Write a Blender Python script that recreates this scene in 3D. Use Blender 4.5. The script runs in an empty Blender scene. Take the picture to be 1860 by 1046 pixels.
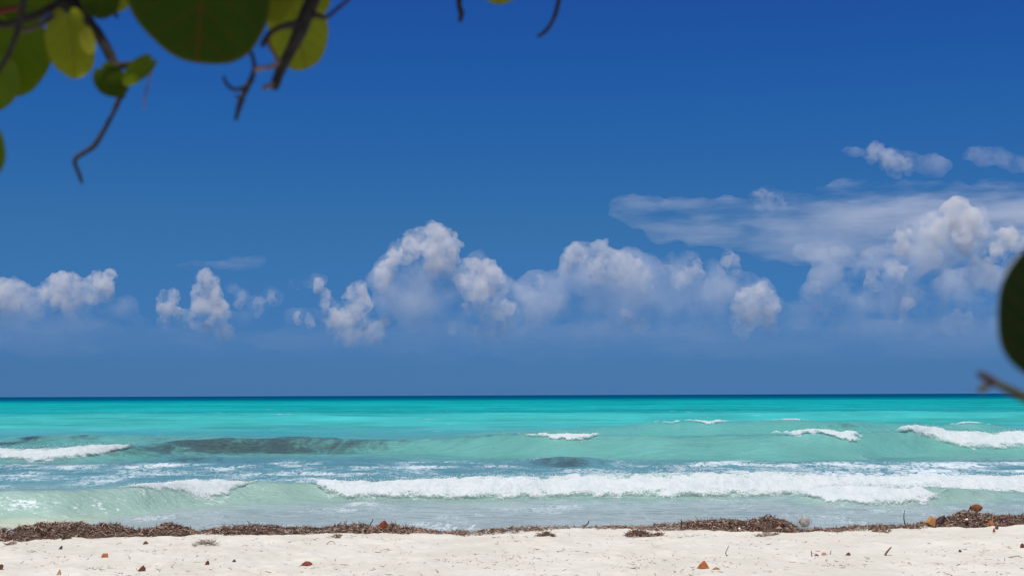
import bpy, bmesh, math, random
import numpy as np
from mathutils import Vector, Matrix

random.seed(7)
rng = np.random.default_rng(7)
scene = bpy.context.scene
C = scene.collection
R = math.radians

# ------------------------------------------------------------------ camera, world, sun, exposure
PW, PH, F = 1860.0, 1046.0, 2583.0          # photograph size and focal length in its pixels
EYE = 1.70                                  # camera height over the water, metres
PITCH, ROLL = math.atan(194.5 / F), math.atan(7.0 / 1860.0)
fwd = Vector((0, math.cos(PITCH), math.sin(PITCH)))
rt0, up0 = Vector((1, 0, 0)), Vector((0, -math.sin(PITCH), math.cos(PITCH)))
rt = rt0 * math.cos(ROLL) - up0 * math.sin(ROLL)
up = up0 * math.cos(ROLL) + rt0 * math.sin(ROLL)
cam_d = bpy.data.cameras.new('camera')
cam_d.sensor_width = 36.0
cam_d.lens = 36.0 * F / PW
cam_d.clip_start = 0.05
cam_d.clip_end = 200000.0
cam_d.dof.use_dof = True
cam_d.dof.focus_distance = 21.0
cam_d.dof.aperture_fstop = 6.8
cam = bpy.data.objects.new('camera', cam_d)
C.objects.link(cam)
M = Matrix((rt, up, -fwd)).transposed().to_4x4()
M.translation = Vector((0, 0, EYE))
cam.matrix_world = M
scene.camera = cam

SUN_EL, SUN_AZ = R(70), R(-158)              # azimuth from straight ahead, negative is to the left
sun_dir = Vector((math.sin(SUN_AZ) * math.cos(SUN_EL), math.cos(SUN_AZ) * math.cos(SUN_EL), math.sin(SUN_EL)))
sl = bpy.data.lights.new('sun', 'SUN')
sl.energy = 4.6
sl.angle = R(0.53)
sl.color = (1.0, 0.955, 0.89)
so = bpy.data.objects.new('sun', sl)
so.rotation_euler = sun_dir.to_track_quat('Z', 'Y').to_euler()
so.location = (0, 0, 50)
C.objects.link(so)

world = bpy.data.worlds.new('World')
scene.world = world
world.use_nodes = True
wt = world.node_tree
wt.nodes.clear()
w_out = wt.nodes.new('ShaderNodeOutputWorld')
w_bg = wt.nodes.new('ShaderNodeBackground')
w_bg.inputs['Strength'].default_value = 0.085
w_sky = wt.nodes.new('ShaderNodeTexSky')
w_sky.sky_type = 'NISHITA'
w_sky.sun_disc = False
w_sky.sun_elevation = SUN_EL
w_sky.sun_rotation = SUN_AZ
w_sky.air_density = 1.0
w_sky.dust_density = 0.15
w_sky.ozone_density = 2.5
w_tc = wt.nodes.new('ShaderNodeTexCoord')
w_sep = wt.nodes.new('ShaderNodeSeparateXYZ')
w_ramp = wt.nodes.new('ShaderNodeValToRGB')
w_mul = wt.nodes.new('ShaderNodeMix')
w_mul.data_type = 'RGBA'; w_mul.blend_type = 'MULTIPLY'
w_mul.inputs['Factor'].default_value = 1.0
SKY_TINT = [(0.0, (0.106, 0.312, 0.95)), (0.018, (0.109, 0.296, 0.825)), (0.118, (0.128, 0.372, 0.705)), (0.194, (0.094, 0.372, 0.80)), (0.267, (0.086, 0.328, 0.84)), (1.0, (0.17, 0.46, 0.92))]
els = w_ramp.color_ramp.elements
while len(els) < len(SKY_TINT):
    els.new(0.5)
for e, (p, c) in zip(els, SKY_TINT):
    e.position = p; e.color = (*c, 1)
wt.links.new(w_tc.outputs['Generated'], w_sep.inputs[0])
wt.links.new(w_sep.outputs['Z'], w_ramp.inputs[0])
wt.links.new(w_sky.outputs[0], w_mul.inputs[6])
wt.links.new(w_ramp.outputs[0], w_mul.inputs[7])
wt.links.new(w_mul.outputs[2], w_bg.inputs[0])
wt.links.new(w_bg.outputs[0], w_out.inputs[0])

scene.view_settings.view_transform = 'Standard'
scene.view_settings.look = 'None'
scene.view_settings.exposure = 0.0
scene.view_settings.gamma = 1.0
scene.view_settings.use_curve_mapping = False
cy = scene.cycles
cy.max_bounces = 8
cy.volume_bounces = 5
cy.transparent_max_bounces = 12
cy.volume_max_steps = 256
cy.use_denoising = True
cy.sample_clamp_indirect = 6.0
cy.caustics_reflective = False

# ------------------------------------------------------------------ helpers
def hor(px):                                # photograph row of the horizon at column px
    return 721.0 - 7.0 * np.asarray(px, float) / 1860.0

def ray(px, py):
    return (fwd * F + rt * (px - PW / 2) - up * (py - PH / 2)).normalized()

def at(px, py, d):                          # point on the sight line of a photo pixel, d metres ahead
    r = ray(px, py)
    return Vector((0, 0, EYE)) + r * (d / r.y)

def hash2(ix, iy, seed):
    h = (ix.astype(np.int64) * 374761393 + iy.astype(np.int64) * 668265263 + seed * 2147483647) & 0xFFFFFFFF
    h = ((h ^ (h >> 13)) * 1274126177) & 0xFFFFFFFF
    h = ((h ^ (h >> 16)) * 2246822519) & 0xFFFFFFFF
    return ((h ^ (h >> 15)) & 0xFFFFFF) / float(0xFFFFFF)

def vnoise(x, y, seed=0):                   # value noise in 0..1
    x = np.asarray(x, float); y = np.asarray(y, float)
    ix, iy = np.floor(x), np.floor(y)
    fx, fy = x - ix, y - iy
    fx = fx ** 3 * (fx * (fx * 6 - 15) + 10); fy = fy ** 3 * (fy * (fy * 6 - 15) + 10)
    a, b = hash2(ix, iy, seed), hash2(ix + 1, iy, seed)
    c, d = hash2(ix, iy + 1, seed), hash2(ix + 1, iy + 1, seed)
    return (a * (1 - fx) + b * fx) * (1 - fy) + (c * (1 - fx) + d * fx) * fy

def fbm(x, y, seed=0, octs=4, gain=0.5):
    s, a, t = 0.0, 1.0, 0.0
    for o in range(octs):
        s = s + a * vnoise(x * 2.03 ** o + 17.3 * o, y * 2.03 ** o - 9.1 * o, seed + o)
        t += a; a *= gain
    return s / t

def billow(x, y, seed=0, octs=3, gain=0.55):
    s, a, t = 0.0, 1.0, 0.0
    for o in range(octs):
        n = vnoise(x * 2.1 ** o + 5.7 * o, y * 2.1 ** o + 3.3 * o, seed + o)
        s = s + a * (1 - np.abs(2 * n - 1)); t += a; a *= gain
    return s / t

def sstep(a, b, x):
    t = np.clip((np.asarray(x, float) - a) / (b - a), 0, 1)
    return t * t * (3 - 2 * t)

def curve(points, sig=14.0):                # smooth curve through (px, value) points, sampled by np.interp
    p = np.array(points, float)
    xs = np.arange(-1500, 3400, 5.0)
    ys = np.interp(xs, p[:, 0], p[:, 1])
    k = np.exp(-0.5 * (np.arange(-40, 41) * 5.0 / sig) ** 2); k /= k.sum()
    ys = np.convolve(np.pad(ys, 40, mode='edge'), k, mode='valid')
    return lambda q: np.interp(q, xs, ys)

def srgb(r, g, b):
    f = lambda c: c / 12.92 if c <= 0.04045 else ((c + 0.055) / 1.055) ** 2.4
    return (f(r / 255.0), f(g / 255.0), f(b / 255.0))

def mesh_np(name, verts, quads=None, tris=None, smooth=True):
    me = bpy.data.meshes.new(name)
    verts = np.asarray(verts, np.float32).reshape(-1, 3)
    q = np.asarray(quads if quads is not None else np.zeros((0, 4)), np.int32).reshape(-1, 4)
    t = np.asarray(tris if tris is not None else np.zeros((0, 3)), np.int32).reshape(-1, 3)
    me.vertices.add(len(verts)); me.vertices.foreach_set('co', verts.ravel())
    me.loops.add(q.size + t.size)
    me.loops.foreach_set('vertex_index', np.concatenate([q.ravel(), t.ravel()]).astype(np.int32))
    n = len(q) + len(t)
    me.polygons.add(n)
    st = np.concatenate([np.arange(len(q)) * 4, q.size + np.arange(len(t)) * 3]).astype(np.int32)
    me.polygons.foreach_set('loop_start', st)
    me.polygons.foreach_set('use_smooth', np.full(n, smooth, bool))
    me.update(calc_edges=True)
    me.validate()
    return me

def grid_quads(nr, nc):
    i = np.arange(nr * nc).reshape(nr, nc)
    return np.stack([i[:-1, :-1], i[:-1, 1:], i[1:, 1:], i[1:, :-1]], -1).reshape(-1, 4)

def color_attr(me, name, rgb):
    a = me.attributes.new(name, 'FLOAT_COLOR', 'POINT')
    v = np.ones((len(me.vertices), 4), np.float32); v[:, :3] = rgb
    a.data.foreach_set('color', v.ravel())

def float_attr(me, name, val):
    a = me.attributes.new(name, 'FLOAT', 'POINT')
    a.data.foreach_set('value', np.asarray(val, np.float32).ravel())

def link(name, me, m=None, parent=None):
    o = bpy.data.objects.new(name, me)
    C.objects.link(o)
    if m is not None:
        me.materials.append(m)
    if parent is not None:
        o.parent = parent
    return o

def tag(o, label=None, cat=None, group=None, kind=None):
    if label: o['label'] = label
    if cat: o['category'] = cat
    if group: o['group'] = group
    if kind: o['kind'] = kind
    return o

def empty(name, loc):
    o = bpy.data.objects.new(name, None)
    o.location = loc; o.empty_display_size = 0.05
    C.objects.link(o)
    return o

class Nodes:                                # small node-building helper
    def __init__(self, name):
        self.m = bpy.data.materials.new(name); self.m.use_nodes = True
        self.t = self.m.node_tree; self.t.nodes.clear()
        self.out = self.t.nodes.new('ShaderNodeOutputMaterial')
    def n(self, kind, **kw):
        nd = self.t.nodes.new('ShaderNode' + kind)
        for k, v in kw.items():
            setattr(nd, k, v)
        return nd
    def set(self, sock, v):
        if hasattr(v, 'links') or isinstance(v, bpy.types.NodeSocket):
            self.t.links.new(v, sock)
        else:
            sock.default_value = v
    def attr(self, name, out='Fac'):
        a = self.n('Attribute'); a.attribute_name = name
        return a.outputs[out]
    def math(self, op, a, b=0.0, clamp=False):
        nd = self.n('Math', operation=op); nd.use_clamp = clamp
        self.set(nd.inputs[0], a); self.set(nd.inputs[1], b)
        return nd.outputs[0]
    def mix(self, fac, a, b, blend='MIX'):
        nd = self.n('Mix', data_type='RGBA', blend_type=blend)
        self.set(nd.inputs[0], fac)
        self.set(nd.inputs[6], a if not isinstance(a, tuple) else (*a, 1)[:4])
        self.set(nd.inputs[7], b if not isinstance(b, tuple) else (*b, 1)[:4])
        return nd.outputs[2]
    def noise(self, scale=1.0, detail=4.0, rough=0.55, vec=None, size=(1, 1, 1), dist=0.0, coord='Object', rot=(0, 0, 0)):
        if vec is None:
            vec = self.n('TexCoord').outputs[coord]
        mp = self.n('Mapping'); mp.inputs['Scale'].default_value = size; mp.inputs['Rotation'].default_value = rot
        self.set(mp.inputs[0], vec)
        nz = self.n('TexNoise')
        nz.inputs['Scale'].default_value = scale; nz.inputs['Detail'].default_value = detail
        nz.inputs['Roughness'].default_value = rough; nz.inputs['Distortion'].default_value = dist
        self.set(nz.inputs['Vector'], mp.outputs[0])
        return nz.outputs['Fac']
    def ramp(self, fac, a, b, lo=0.0, hi=1.0):
        nd = self.n('MapRange', interpolation_type='SMOOTHSTEP')
        self.set(nd.inputs[0], fac); self.set(nd.inputs[1], a); self.set(nd.inputs[2], b)
        nd.inputs[3].default_value = lo; nd.inputs[4].default_value = hi
        return nd.outputs[0]
    def bump(self, h, strength=0.5, dist=0.02, normal=None):
        nd = self.n('Bump'); nd.inputs['Strength'].default_value = strength; nd.inputs['Distance'].default_value = dist
        self.set(nd.inputs['Height'], h)
        if normal is not None: self.set(nd.inputs['Normal'], normal)
        return nd.outputs[0]
    def pbr(self, color, rough=0.8, spec=0.3, normal=None, **kw):
        p = self.n('BsdfPrincipled')
        self.set(p.inputs['Base Color'], (*color, 1) if isinstance(color, tuple) else color)
        self.set(p.inputs['Roughness'], rough)
        self.set(p.inputs['Specular IOR Level'], spec)
        if normal is not None: self.set(p.inputs['Normal'], normal)
        for k, v in kw.items():
            self.set(p.inputs[k.replace('_', ' ')], v)
        self.t.links.new(p.outputs[0], self.out.inputs['Surface'])
        return p

# ------------------------------------------------------------------ sand
BANK = [(-400, 985, 964), (-150, 983, 962), (0, 981, 962), (60, 979, 954), (110, 977, 948), (200, 975, 951), (260, 973, 960), (300, 971, 952), (340, 969, 951), (365, 966, 962), (420, 968, 949), (470, 969, 952),
        (560, 969, 955), (640, 967, 950), (700, 967, 950), (760, 966, 957), (800, 967, 961), (850, 968, 960), (900, 966, 955), (965, 961, 950), (1020, 959, 953), (1060, 958, 954),
        (1110, 961, 949), (1170, 960, 950), (1240, 960, 944), (1310, 962, 943), (1380, 964, 938), (1420, 966, 945), (1460, 965, 956), (1500, 961, 956), (1560, 961, 949), (1640, 958, 949),
        (1700, 955, 940), (1750, 956, 927), (1800, 956, 935), (1860, 952, 932), (2010, 952, 930), (2300, 952, 932)]
b_cv, t_cv = curve([(a_, b_) for a_, b_, c_ in BANK], 9), curve([(a_, c_) for a_, b_, c_ in BANK], 7)
def bank_y(px):                             # distance of the landward foot of the wrack line
    return (EYE - 0.165) * F / (b_cv(px) - hor(px))

def sand_h(x, y):
    x = np.asarray(x, float); y = np.asarray(y, float)
    px = np.clip(PW / 2 + x / 15.9 * F, -900, 2700)
    yy = y - bank_y(px)
    z = 0.215 - 0.05 * sstep(-1.6, 0.1, yy) - 0.055 * sstep(0.15, 0.55, yy) - 0.14 * sstep(0.4, 1.5, yy) - 0.4 * sstep(1.2, 6.0, yy) - 1.6 * sstep(5, 45, yy)
    near = sstep(-20, 4, y) * sstep(60, 18, np.abs(x))
    z = z + near * (0.036 * (fbm(x * 1.1, y * 1.1, 11, 3) - 0.5) + 0.046 * (fbm(x * 3.6, y * 2.3, 21, 3) - 0.5) + 0.024 * (fbm(x * 11, y * 9, 31, 2) - 0.5)) * sstep(1.0, -0.1, yy)
    z = z + near * 0.05 * np.exp(-((yy + 0.22) / 0.18) ** 2) * (fbm(x * 2.2, y * 2.2, 41, 3) - 0.25)     # crumbled lip in front of the wrack
    return z

def ground(px, py):                         # point of the sand seen at a photo pixel
    d = 14.0
    for _ in range(25):
        p = at(px, py, d)
        z = float(sand_h(np.array([p.x]), np.array([p.y]))[0])
        r = ray(px, py)
        d = 0.5 * d + 0.5 * (EYE - z) / (-r.z / r.y)
    p = at(px, py, d)
    return Vector((p.x, p.y, float(sand_h(np.array([p.x]), np.array([p.y]))[0])))

xs = np.concatenate([-np.geomspace(600, 8.4, 40), np.arange(-8.3, 8.3, 0.022), np.geomspace(8.4, 600, 40)])
ys = np.concatenate([np.linspace(-300, 0, 30), np.linspace(0.5, 10.4, 40), np.arange(10.5, 17.6, 0.018), np.linspace(17.7, 60, 60)])
X, Y = np.meshgrid(xs, ys)
Z = sand_h(X, Y)
# footprint-like hollows with pushed-up rims
for k in range(46):
    fx, fy = rng.uniform(-6.5, 6.5), rng.uniform(10.8, 15.0)
    a = rng.uniform(0, 3.14); lx, ly = rng.uniform(0.10, 0.17), rng.uniform(0.06, 0.10)
    sel = (np.abs(X - fx) < 0.5) & (np.abs(Y - fy) < 0.5)
    dx, dy = X[sel] - fx, Y[sel] - fy
    u = (dx * math.cos(a) + dy * math.sin(a)) / lx; v = (-dx * math.sin(a) + dy * math.cos(a)) / ly
    r2 = u * u + v * v
    Z[sel] += rng.uniform(0.018, 0.038) * (-np.exp(-r2) + 0.55 * np.exp(-((np.sqrt(r2) - 1.5) / 0.45) ** 2))
me = mesh_np('sand', np.stack([X, Y, Z], -1), grid_quads(*X.shape))
s = Nodes('beach sand')
n1 = s.noise(1.3, 5, 0.6); n2 = s.noise(95, 3, 0.7); n3 = s.noise(14, 4, 0.65, size=(1, 1.6, 1)); n4 = s.noise(330, 2, 0.8)
col = s.mix(s.ramp(n1, 0.3, 0.72), (0.560, 0.528, 0.436), (0.645, 0.613, 0.522))
col = s.mix(s.ramp(n3, 0.60, 0.80, 0, 0.38), col, (0.50, 0.43, 0.33))
col = s.mix(s.ramp(n2, 0.62, 0.74, 0, 0.55), col, (0.33, 0.27, 0.20))
col = s.mix(s.ramp(n4, 0.60, 0.80, 0, 0.4), col, (0.80, 0.76, 0.70))
geo = s.n('NewGeometry'); sep = s.n('SeparateXYZ'); s.t.links.new(geo.outputs['Position'], sep.inputs[0])
wet = s.ramp(s.math('ADD', sep.outputs['Z'], s.math('MULTIPLY', n1, 0.05)), 0.04, 0.13, 1, 0)
col = s.mix(s.math('MULTIPLY', wet, 0.55), col, (0.36, 0.31, 0.24))
b1 = s.bump(n3, 0.5, 0.03); b2 = s.bump(n2, 0.6, 0.006, b1)
s.pbr(col, 0.9, 0.2, b2)
sand = tag(link('beach', me, s.m), 'pale coral sand beach scattered with small debris', 'beach', kind='structure')

# ------------------------------------------------------------------ sea surface
class Wave:
    def __init__(self, pts, wf, wb, seed, amp=1.0, rag=0.0):
        self.rag = rag
        self.base, self.top = curve([(a, b) for a, b, c in pts]), curve([(a, c) for a, b, c in pts])
        self.wf, self.wb, self.seed, self.amp = wf, wb, seed, amp
    def at(self, px):                       # crest distance and crest height at a photo column
        px = np.asarray(px, float)
        h0 = hor(px)
        db = EYE * F / (self.base(px) - h0)
        wob = (fbm(px / 210.0, px * 0, self.seed, 2) - 0.5) * self.wf * 0.5
        yc = db + self.wf + wob
        A = EYE - (self.top(px) - h0) / F * yc
        A = A * (1 + self.rag * (fbm(px / 34.0, px * 0 + 2.0, self.seed + 5, 2) - 0.5))
        return yc, np.maximum(A, 0.0) * self.amp
    def h(self, px, y):
        yc, A = self.at(px)
        s = yc - y
        t = np.clip(s / self.wf, 0, 1)
        front = 0.5 * (1 + np.cos(math.pi * t ** 0.8))
        back = np.exp(-(np.minimum(s, 0) / self.wb) ** 2)
        return A * np.where(s > 0, front, back)

W1 = Wave([(-700, 945, 893), (0, 945, 892), (120, 943, 889), (240, 934, 883), (350, 920, 873), (450, 913, 871), (520, 913, 876), (575, 910, 875),
           (700, 908, 875), (900, 905, 868), (1100, 902, 864), (1250, 902, 861), (1400, 900, 859), (1500, 900, 868), (1600, 896, 872),
           (1750, 897, 869), (1860, 896, 865), (2600, 896, 866)], 0.95, 1.5, 301)
W1B = Wave([(-700, 912, 911), (1360, 910, 909), (1440, 910, 894), (1490, 913, 886), (1560, 915, 884), (1690, 913, 881), (1740, 910, 884), (1840, 907, 892), (1990, 905, 904), (2600, 905, 904)], 0.55, 0.5, 311)
W2 = Wave([(-700, 842, 812), (0, 839, 812), (130, 840, 810), (265, 834, 808), (330, 829, 800), (430, 827, 795), (520, 826, 793), (640, 824, 797),
           (760, 825, 798), (860, 829, 792), (960, 832, 787), (1100, 833, 790), (1250, 834, 792), (1400, 835, 787), (1560, 833, 785), (1630, 830, 779),
           (1690, 826, 776), (1800, 826, 784), (1860, 826, 786), (2600, 826, 786)], 2.2, 2.6, 321, rag=0.16)
W3 = Wave([(-700, 818, 798), (0, 816, 798), (60, 814, 792), (130, 813, 790), (300, 810, 790), (450, 806, 793), (640, 801, 798), (760, 798, 795), (900, 796, 783),
           (1060, 793, 779), (1200, 790, 767), (1300, 790, 763), (1400, 790, 763), (1500, 790, 765), (1700, 790, 773), (1760, 787, 768), (1860, 790, 780), (2600, 790, 780)], 3.0, 4.0, 331, rag=0.20)
W2B = Wave([(-700, 838, 837), (270, 836, 834), (320, 839, 826), (400, 839, 826), (450, 838, 833), (900, 840, 838), (950, 844, 832), (1010, 846, 827), (1070, 845, 829), (1140, 842, 838), (2600, 840, 839)], 1.0, 1.2, 325, 0.9)
W4 = Wave([(-700, 766, 757), (0, 766, 757), (300, 764, 757), (480, 762, 752), (530, 762, 751), (700, 766, 757), (1000, 764, 755), (1200, 760, 750), (1500, 759, 748), (1860, 759, 748), (2600, 759, 748)], 6.0, 7.0, 341, 0.8)
WAVES = [W1, W1B, W2, W2B, W3, W4]

def sea_h(x, y):
    px = PW / 2 + x / y * F
    z = np.zeros_like(x)
    for w in WAVES:
        z = np.maximum(z, w.h(px, y)) if w in (W1B, W2B) else z + w.h(px, y)
    chop = 0.032 + 0.05 * sstep(22, 60, y) + 0.10 * sstep(60, 160, y)
    fade = sstep(600, 250, y)
    z = z + fade * chop * (fbm(x * 0.45, y * 1.0, 51, 3) - 0.5) * 1.2
    z = z + 0.052 * sstep(16.5, 20, y) * sstep(90, 50, y) * (fbm(x * 1.6, y * 3.6, 61, 3) - 0.5)
    return z

cols = np.concatenate([np.linspace(-11000, -700, 40), np.linspace(-680, -240, 60), np.arange(-235, 2100, 2.4), np.linspace(2105, 2540, 60), np.linspace(2560, 12800, 40)])
rows = np.concatenate([np.arange(15.6, 46, 0.05), np.geomspace(46, 180, 260), np.geomspace(182, 60000, 130)])
D, PX = np.meshgrid(rows, cols, indexing='ij')
SX = (PX - PW / 2) / F * D
SZ = sea_h(SX, D)
off = EYE * F / D                            # rows below the horizon of the flat water
PXc = np.clip(PX, -700, 2600)
# water colour by depth: pale over the near sand, turquoise further out, navy at the horizon
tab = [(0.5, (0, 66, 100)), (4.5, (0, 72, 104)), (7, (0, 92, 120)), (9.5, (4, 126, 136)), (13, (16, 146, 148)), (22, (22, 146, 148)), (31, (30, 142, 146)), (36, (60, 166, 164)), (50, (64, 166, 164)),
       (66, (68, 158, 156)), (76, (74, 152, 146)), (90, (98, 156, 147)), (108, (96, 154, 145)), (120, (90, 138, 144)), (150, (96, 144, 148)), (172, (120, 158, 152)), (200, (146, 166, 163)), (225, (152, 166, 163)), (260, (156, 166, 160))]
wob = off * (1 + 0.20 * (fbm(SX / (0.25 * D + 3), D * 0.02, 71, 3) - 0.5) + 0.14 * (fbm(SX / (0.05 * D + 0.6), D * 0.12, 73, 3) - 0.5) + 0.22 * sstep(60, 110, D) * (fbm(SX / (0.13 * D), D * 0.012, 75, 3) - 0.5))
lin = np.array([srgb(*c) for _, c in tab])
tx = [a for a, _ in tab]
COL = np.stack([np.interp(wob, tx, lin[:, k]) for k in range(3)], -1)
# the faces of the waves are tinted greener
def face(w, a=0.0, b=1.0):
    yc, A = w.at(PXc)
    t = (yc - D) / w.wf
    return sstep(-0.25, 0.1, t) * sstep(1.25, 0.85, t) * sstep(0.04, 0.16, A)
f1 = np.maximum(face(W1), face(W1B) * 0.8)
f2 = np.maximum(face(W2), face(W3) * 0.9)
def lerp(Cc, rgb, f):
    return Cc * (1 - f[..., None]) + np.array(srgb(*rgb)) * f[..., None]
COL = lerp(COL, (102, 164, 152), f2 * 0.7)
COL = lerp(COL, (142, 172, 156), f1 * 0.8)
yc1, A1 = W1.at(PXc)
sandy = sstep(260, 60, PXc) * sstep(0.55, 1.1, (yc1 - D) / W1.wf) * sstep(2.6, 1.4, (yc1 - D) / W1.wf)
COL = lerp(COL, (196, 194, 164), sandy * 0.8)
# large soft streaks in the turquoise: depth changes and painted cloud shadow
st = fbm(SX / (4 + D * 0.10), D * 0.09, 81, 4) - 0.5
COL = COL * (1 + 0.30 * (fbm(SX / 1.3, D * 0.9, 87, 4) - 0.5) * sstep(60, 40, D))[..., None]
st = st + 0.7 * (fbm(SX / (1.2 + D * 0.025), D * 0.22, 83, 3) - 0.5)
COL = COL * (1 + 0.60 * st * sstep(50, 80, D) * sstep(2000, 400, D))[..., None]
# weed: dark clouds of seagrass inside the second wave
yc2, A2 = W2.at(PXc); t2 = (yc2 - D) / W2.wf
t2b = (W2B.at(PXc)[0] - D) / W2B.wf
yc3, A3 = W3.at(PXc); t3 = (yc3 - D) / W3.wf
def blob(cx, rx, t, tc, rt_):
    return np.exp(-((PXc - cx) / rx) ** 2 - ((t - tc) / rt_) ** 2)
weed = 0.72 * blob(490, 85, t2, 0.5, 0.5) + 0.50 * blob(630, 110, t2, 0.4, 0.5) + 0.5 * blob(380, 80, t2, 0.4, 0.5) + 0.8 * blob(360, 50, t2b, 0.45, 0.5) + 0.55 * blob(250, 130, t2, 0.15, 0.5) \
     + 0.62 * blob(1020, 55, t2b, 0.5, 0.5) + 0.30 * blob(1000, 110, t2b, 0.6, 0.9) + 1.4 * blob(58, 20, t3, 0.08, 0.22) + 0.9 * blob(5, 50, t3, 0.45, 0.15) + 0.55 * blob(140, 40, t3, 0.1, 0.2) \
     + 0.26 * sstep(820, 600, PXc) * sstep(-0.2, 0.1, t2) * sstep(1.3, 0.8, t2) + 0.24 * sstep(600, 300, PXc) * sstep(-0.1, 0.2, t3) * sstep(1.3, 0.8, t3) + 0.45 * blob(870, 60, t2, -0.05, 0.2) + 0.4 * blob(1540, 60, t3, 0.3, 0.3) + 0.3 * blob(600, 260, t2, 0.0, 0.12)
# drifting foam on the water between the breakers and in front of the first
foam = 0.50 * sstep(25.0, 27.5, D) * sstep(39.0, 35.5, D) * (0.45 + 0.9 * fbm(SX * 0.25, D * 0.5, 85, 2))
foam += 0.40 * blob(1520, 360, (D - 30.5) / 4.0, 0, 1.0) * sstep(38.5, 35, D)
foam += 0.40 * sstep(17.0, 18.0, D) * sstep(yc1 - 0.3, yc1 - 1.6, D) * (0.3 + 0.9 * fbm(SX * 0.35, D * 0.8, 86, 2))
spark = sstep(560, 250, PXc) * sstep(0.05, 0.25, (yc1 - D) / W1.wf) * sstep(1.1, 0.6, (yc1 - D) / W1.wf)  # sun sparkle and foam lace, painted as white flecks on the face
foam += 0.35 * sstep(1600, 1700, PXc) * blob(1900, 400, t2, 1.0, 0.35)
foam += 0.10 * sstep(50, 70, D) * sstep(420, 120, D)
foam = foam - 0.9 * np.clip(weed, 0, 1)
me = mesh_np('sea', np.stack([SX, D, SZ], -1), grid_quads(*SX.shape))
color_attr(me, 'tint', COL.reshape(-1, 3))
float_attr(me, 'weed', weed); float_attr(me, 'foam', foam)
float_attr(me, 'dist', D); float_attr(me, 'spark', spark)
s = Nodes('sea water')
tint = s.attr('tint', 'Color'); weedf = s.attr('weed'); foamf = s.attr('foam'); dist = s.attr('dist')
wn = s.noise(2.2, 7, 0.74, size=(0.8, 0.35, 0.9), dist=0.9)
wfac = s.math('MULTIPLY', s.ramp(s.math('ADD', s.math('MULTIPLY', weedf, 0.75), s.math('MULTIPLY', s.math('SUBTRACT', wn, 0.5), 1.9)), 0.08, 0.90), 0.85)
col = s.mix(wfac, tint, (0.048, 0.062, 0.064))
wn2 = s.noise(16, 4, 0.7, size=(0.45, 0.6, 0.6), dist=0.4)
wf2 = s.ramp(s.math('ADD', s.math('MULTIPLY', weedf, 0.22), wn2), 0.78, 0.86)
col = s.mix(s.math('MULTIPLY', wf2, 0.75), col, (0.03, 0.035, 0.025))
fn = s.noise(3.4, 7, 0.70, size=(1.1, 0.42, 1.0), dist=1.2)
rid = s.math('SUBTRACT', 1.0, s.math('MULTIPLY', s.math('ABSOLUTE', s.math('SUBTRACT', fn, 0.5)), 5.0), True)
fn2 = s.noise(0.9, 5, 0.6, size=(0.7, 0.4, 1.0))
lace = s.math('ADD', s.math('MULTIPLY', rid, 0.20), s.math('ADD', s.math('MULTIPLY', fn, 0.35), s.math('MULTIPLY', fn2, 0.42)))
ffac = s.ramp(s.math('ADD', lace, s.math('MULTIPLY', foamf, 0.20)), 0.63, 0.75)
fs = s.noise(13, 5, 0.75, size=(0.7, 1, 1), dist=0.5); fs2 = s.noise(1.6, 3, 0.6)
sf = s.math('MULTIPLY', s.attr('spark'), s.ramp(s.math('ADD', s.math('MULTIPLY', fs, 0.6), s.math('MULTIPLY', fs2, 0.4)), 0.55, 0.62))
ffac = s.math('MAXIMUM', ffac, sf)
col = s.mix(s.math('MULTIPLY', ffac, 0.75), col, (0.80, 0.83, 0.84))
r1 = s.noise(3.2, 5, 0.6, size=(0.55, 1.5, 1)); r2 = s.noise(15, 4, 0.6, size=(0.55, 1.4, 1))
rf = s.noise(0.35, 5, 0.62, size=(0.4, 1.3, 1))
b = s.bump(r1, 0.65, 0.13); b = s.bump(r2, 0.6, 0.03, b)
far = s.ramp(dist, 40, 160)
bf = s.bump(s.math('MULTIPLY', rf, far), 0.7, 0.9, b)
rough = s.math('ADD', 0.14, s.math('MULTIPLY', ffac, 0.6))
p = s.pbr(col, rough, s.ramp(dist, 25, 80, 0.22, 0.0), bf)
p.inputs['IOR'].default_value = 1.33
sea = tag(link('sea', me, s.m), 'turquoise sea with shallow surf and a dark horizon line', 'sea', kind='structure')

# ------------------------------------------------------------------ breakers: white water riding on the waves
s = Nodes('white water')
fa = s.noise(6, 7, 0.75, size=(1, 0.6, 0.6)); fb = s.noise(34, 4, 0.7)
fc = s.mix(s.ramp(fa, 0.35, 0.62), (0.80, 0.845, 0.845), (0.94, 0.94, 0.93))
b = s.bump(fa, 0.22, 0.04); b = s.bump(fb, 0.4, 0.012, b)
p = s.pbr(fc, 0.75, 0.2, b)
edge = s.attr('edge'); fd = s.noise(26, 5, 0.75)
tl = s.n('BsdfTranslucent'); s.set(tl.inputs[0], fc); s.set(tl.inputs['Normal'], b)
ms = s.n('MixShader'); ms.inputs[0].default_value = 0.45
s.t.links.new(p.outputs[0], ms.inputs[1]); s.t.links.new(tl.outputs[0], ms.inputs[2])
tr = s.n('BsdfTransparent'); m2 = s.n('MixShader')
s.set(m2.inputs[0], s.ramp(s.math('ADD', edge, s.math('MULTIPLY', s.math('SUBTRACT', fd, 0.5), 1.5)), 0.0, 0.55))
s.t.links.new(tr.outputs[0], m2.inputs[1]); s.t.links.new(ms.outputs[0], m2.inputs[2]); s.t.links.new(m2.outputs[0], s.out.inputs['Surface'])
FOAM = s.m
OCT_V = np.array([(1, 0, 0), (-1, 0, 0), (0, 1, 0), (0, -1, 0), (0, 0, 1), (0, 0, -1)], float)
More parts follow.
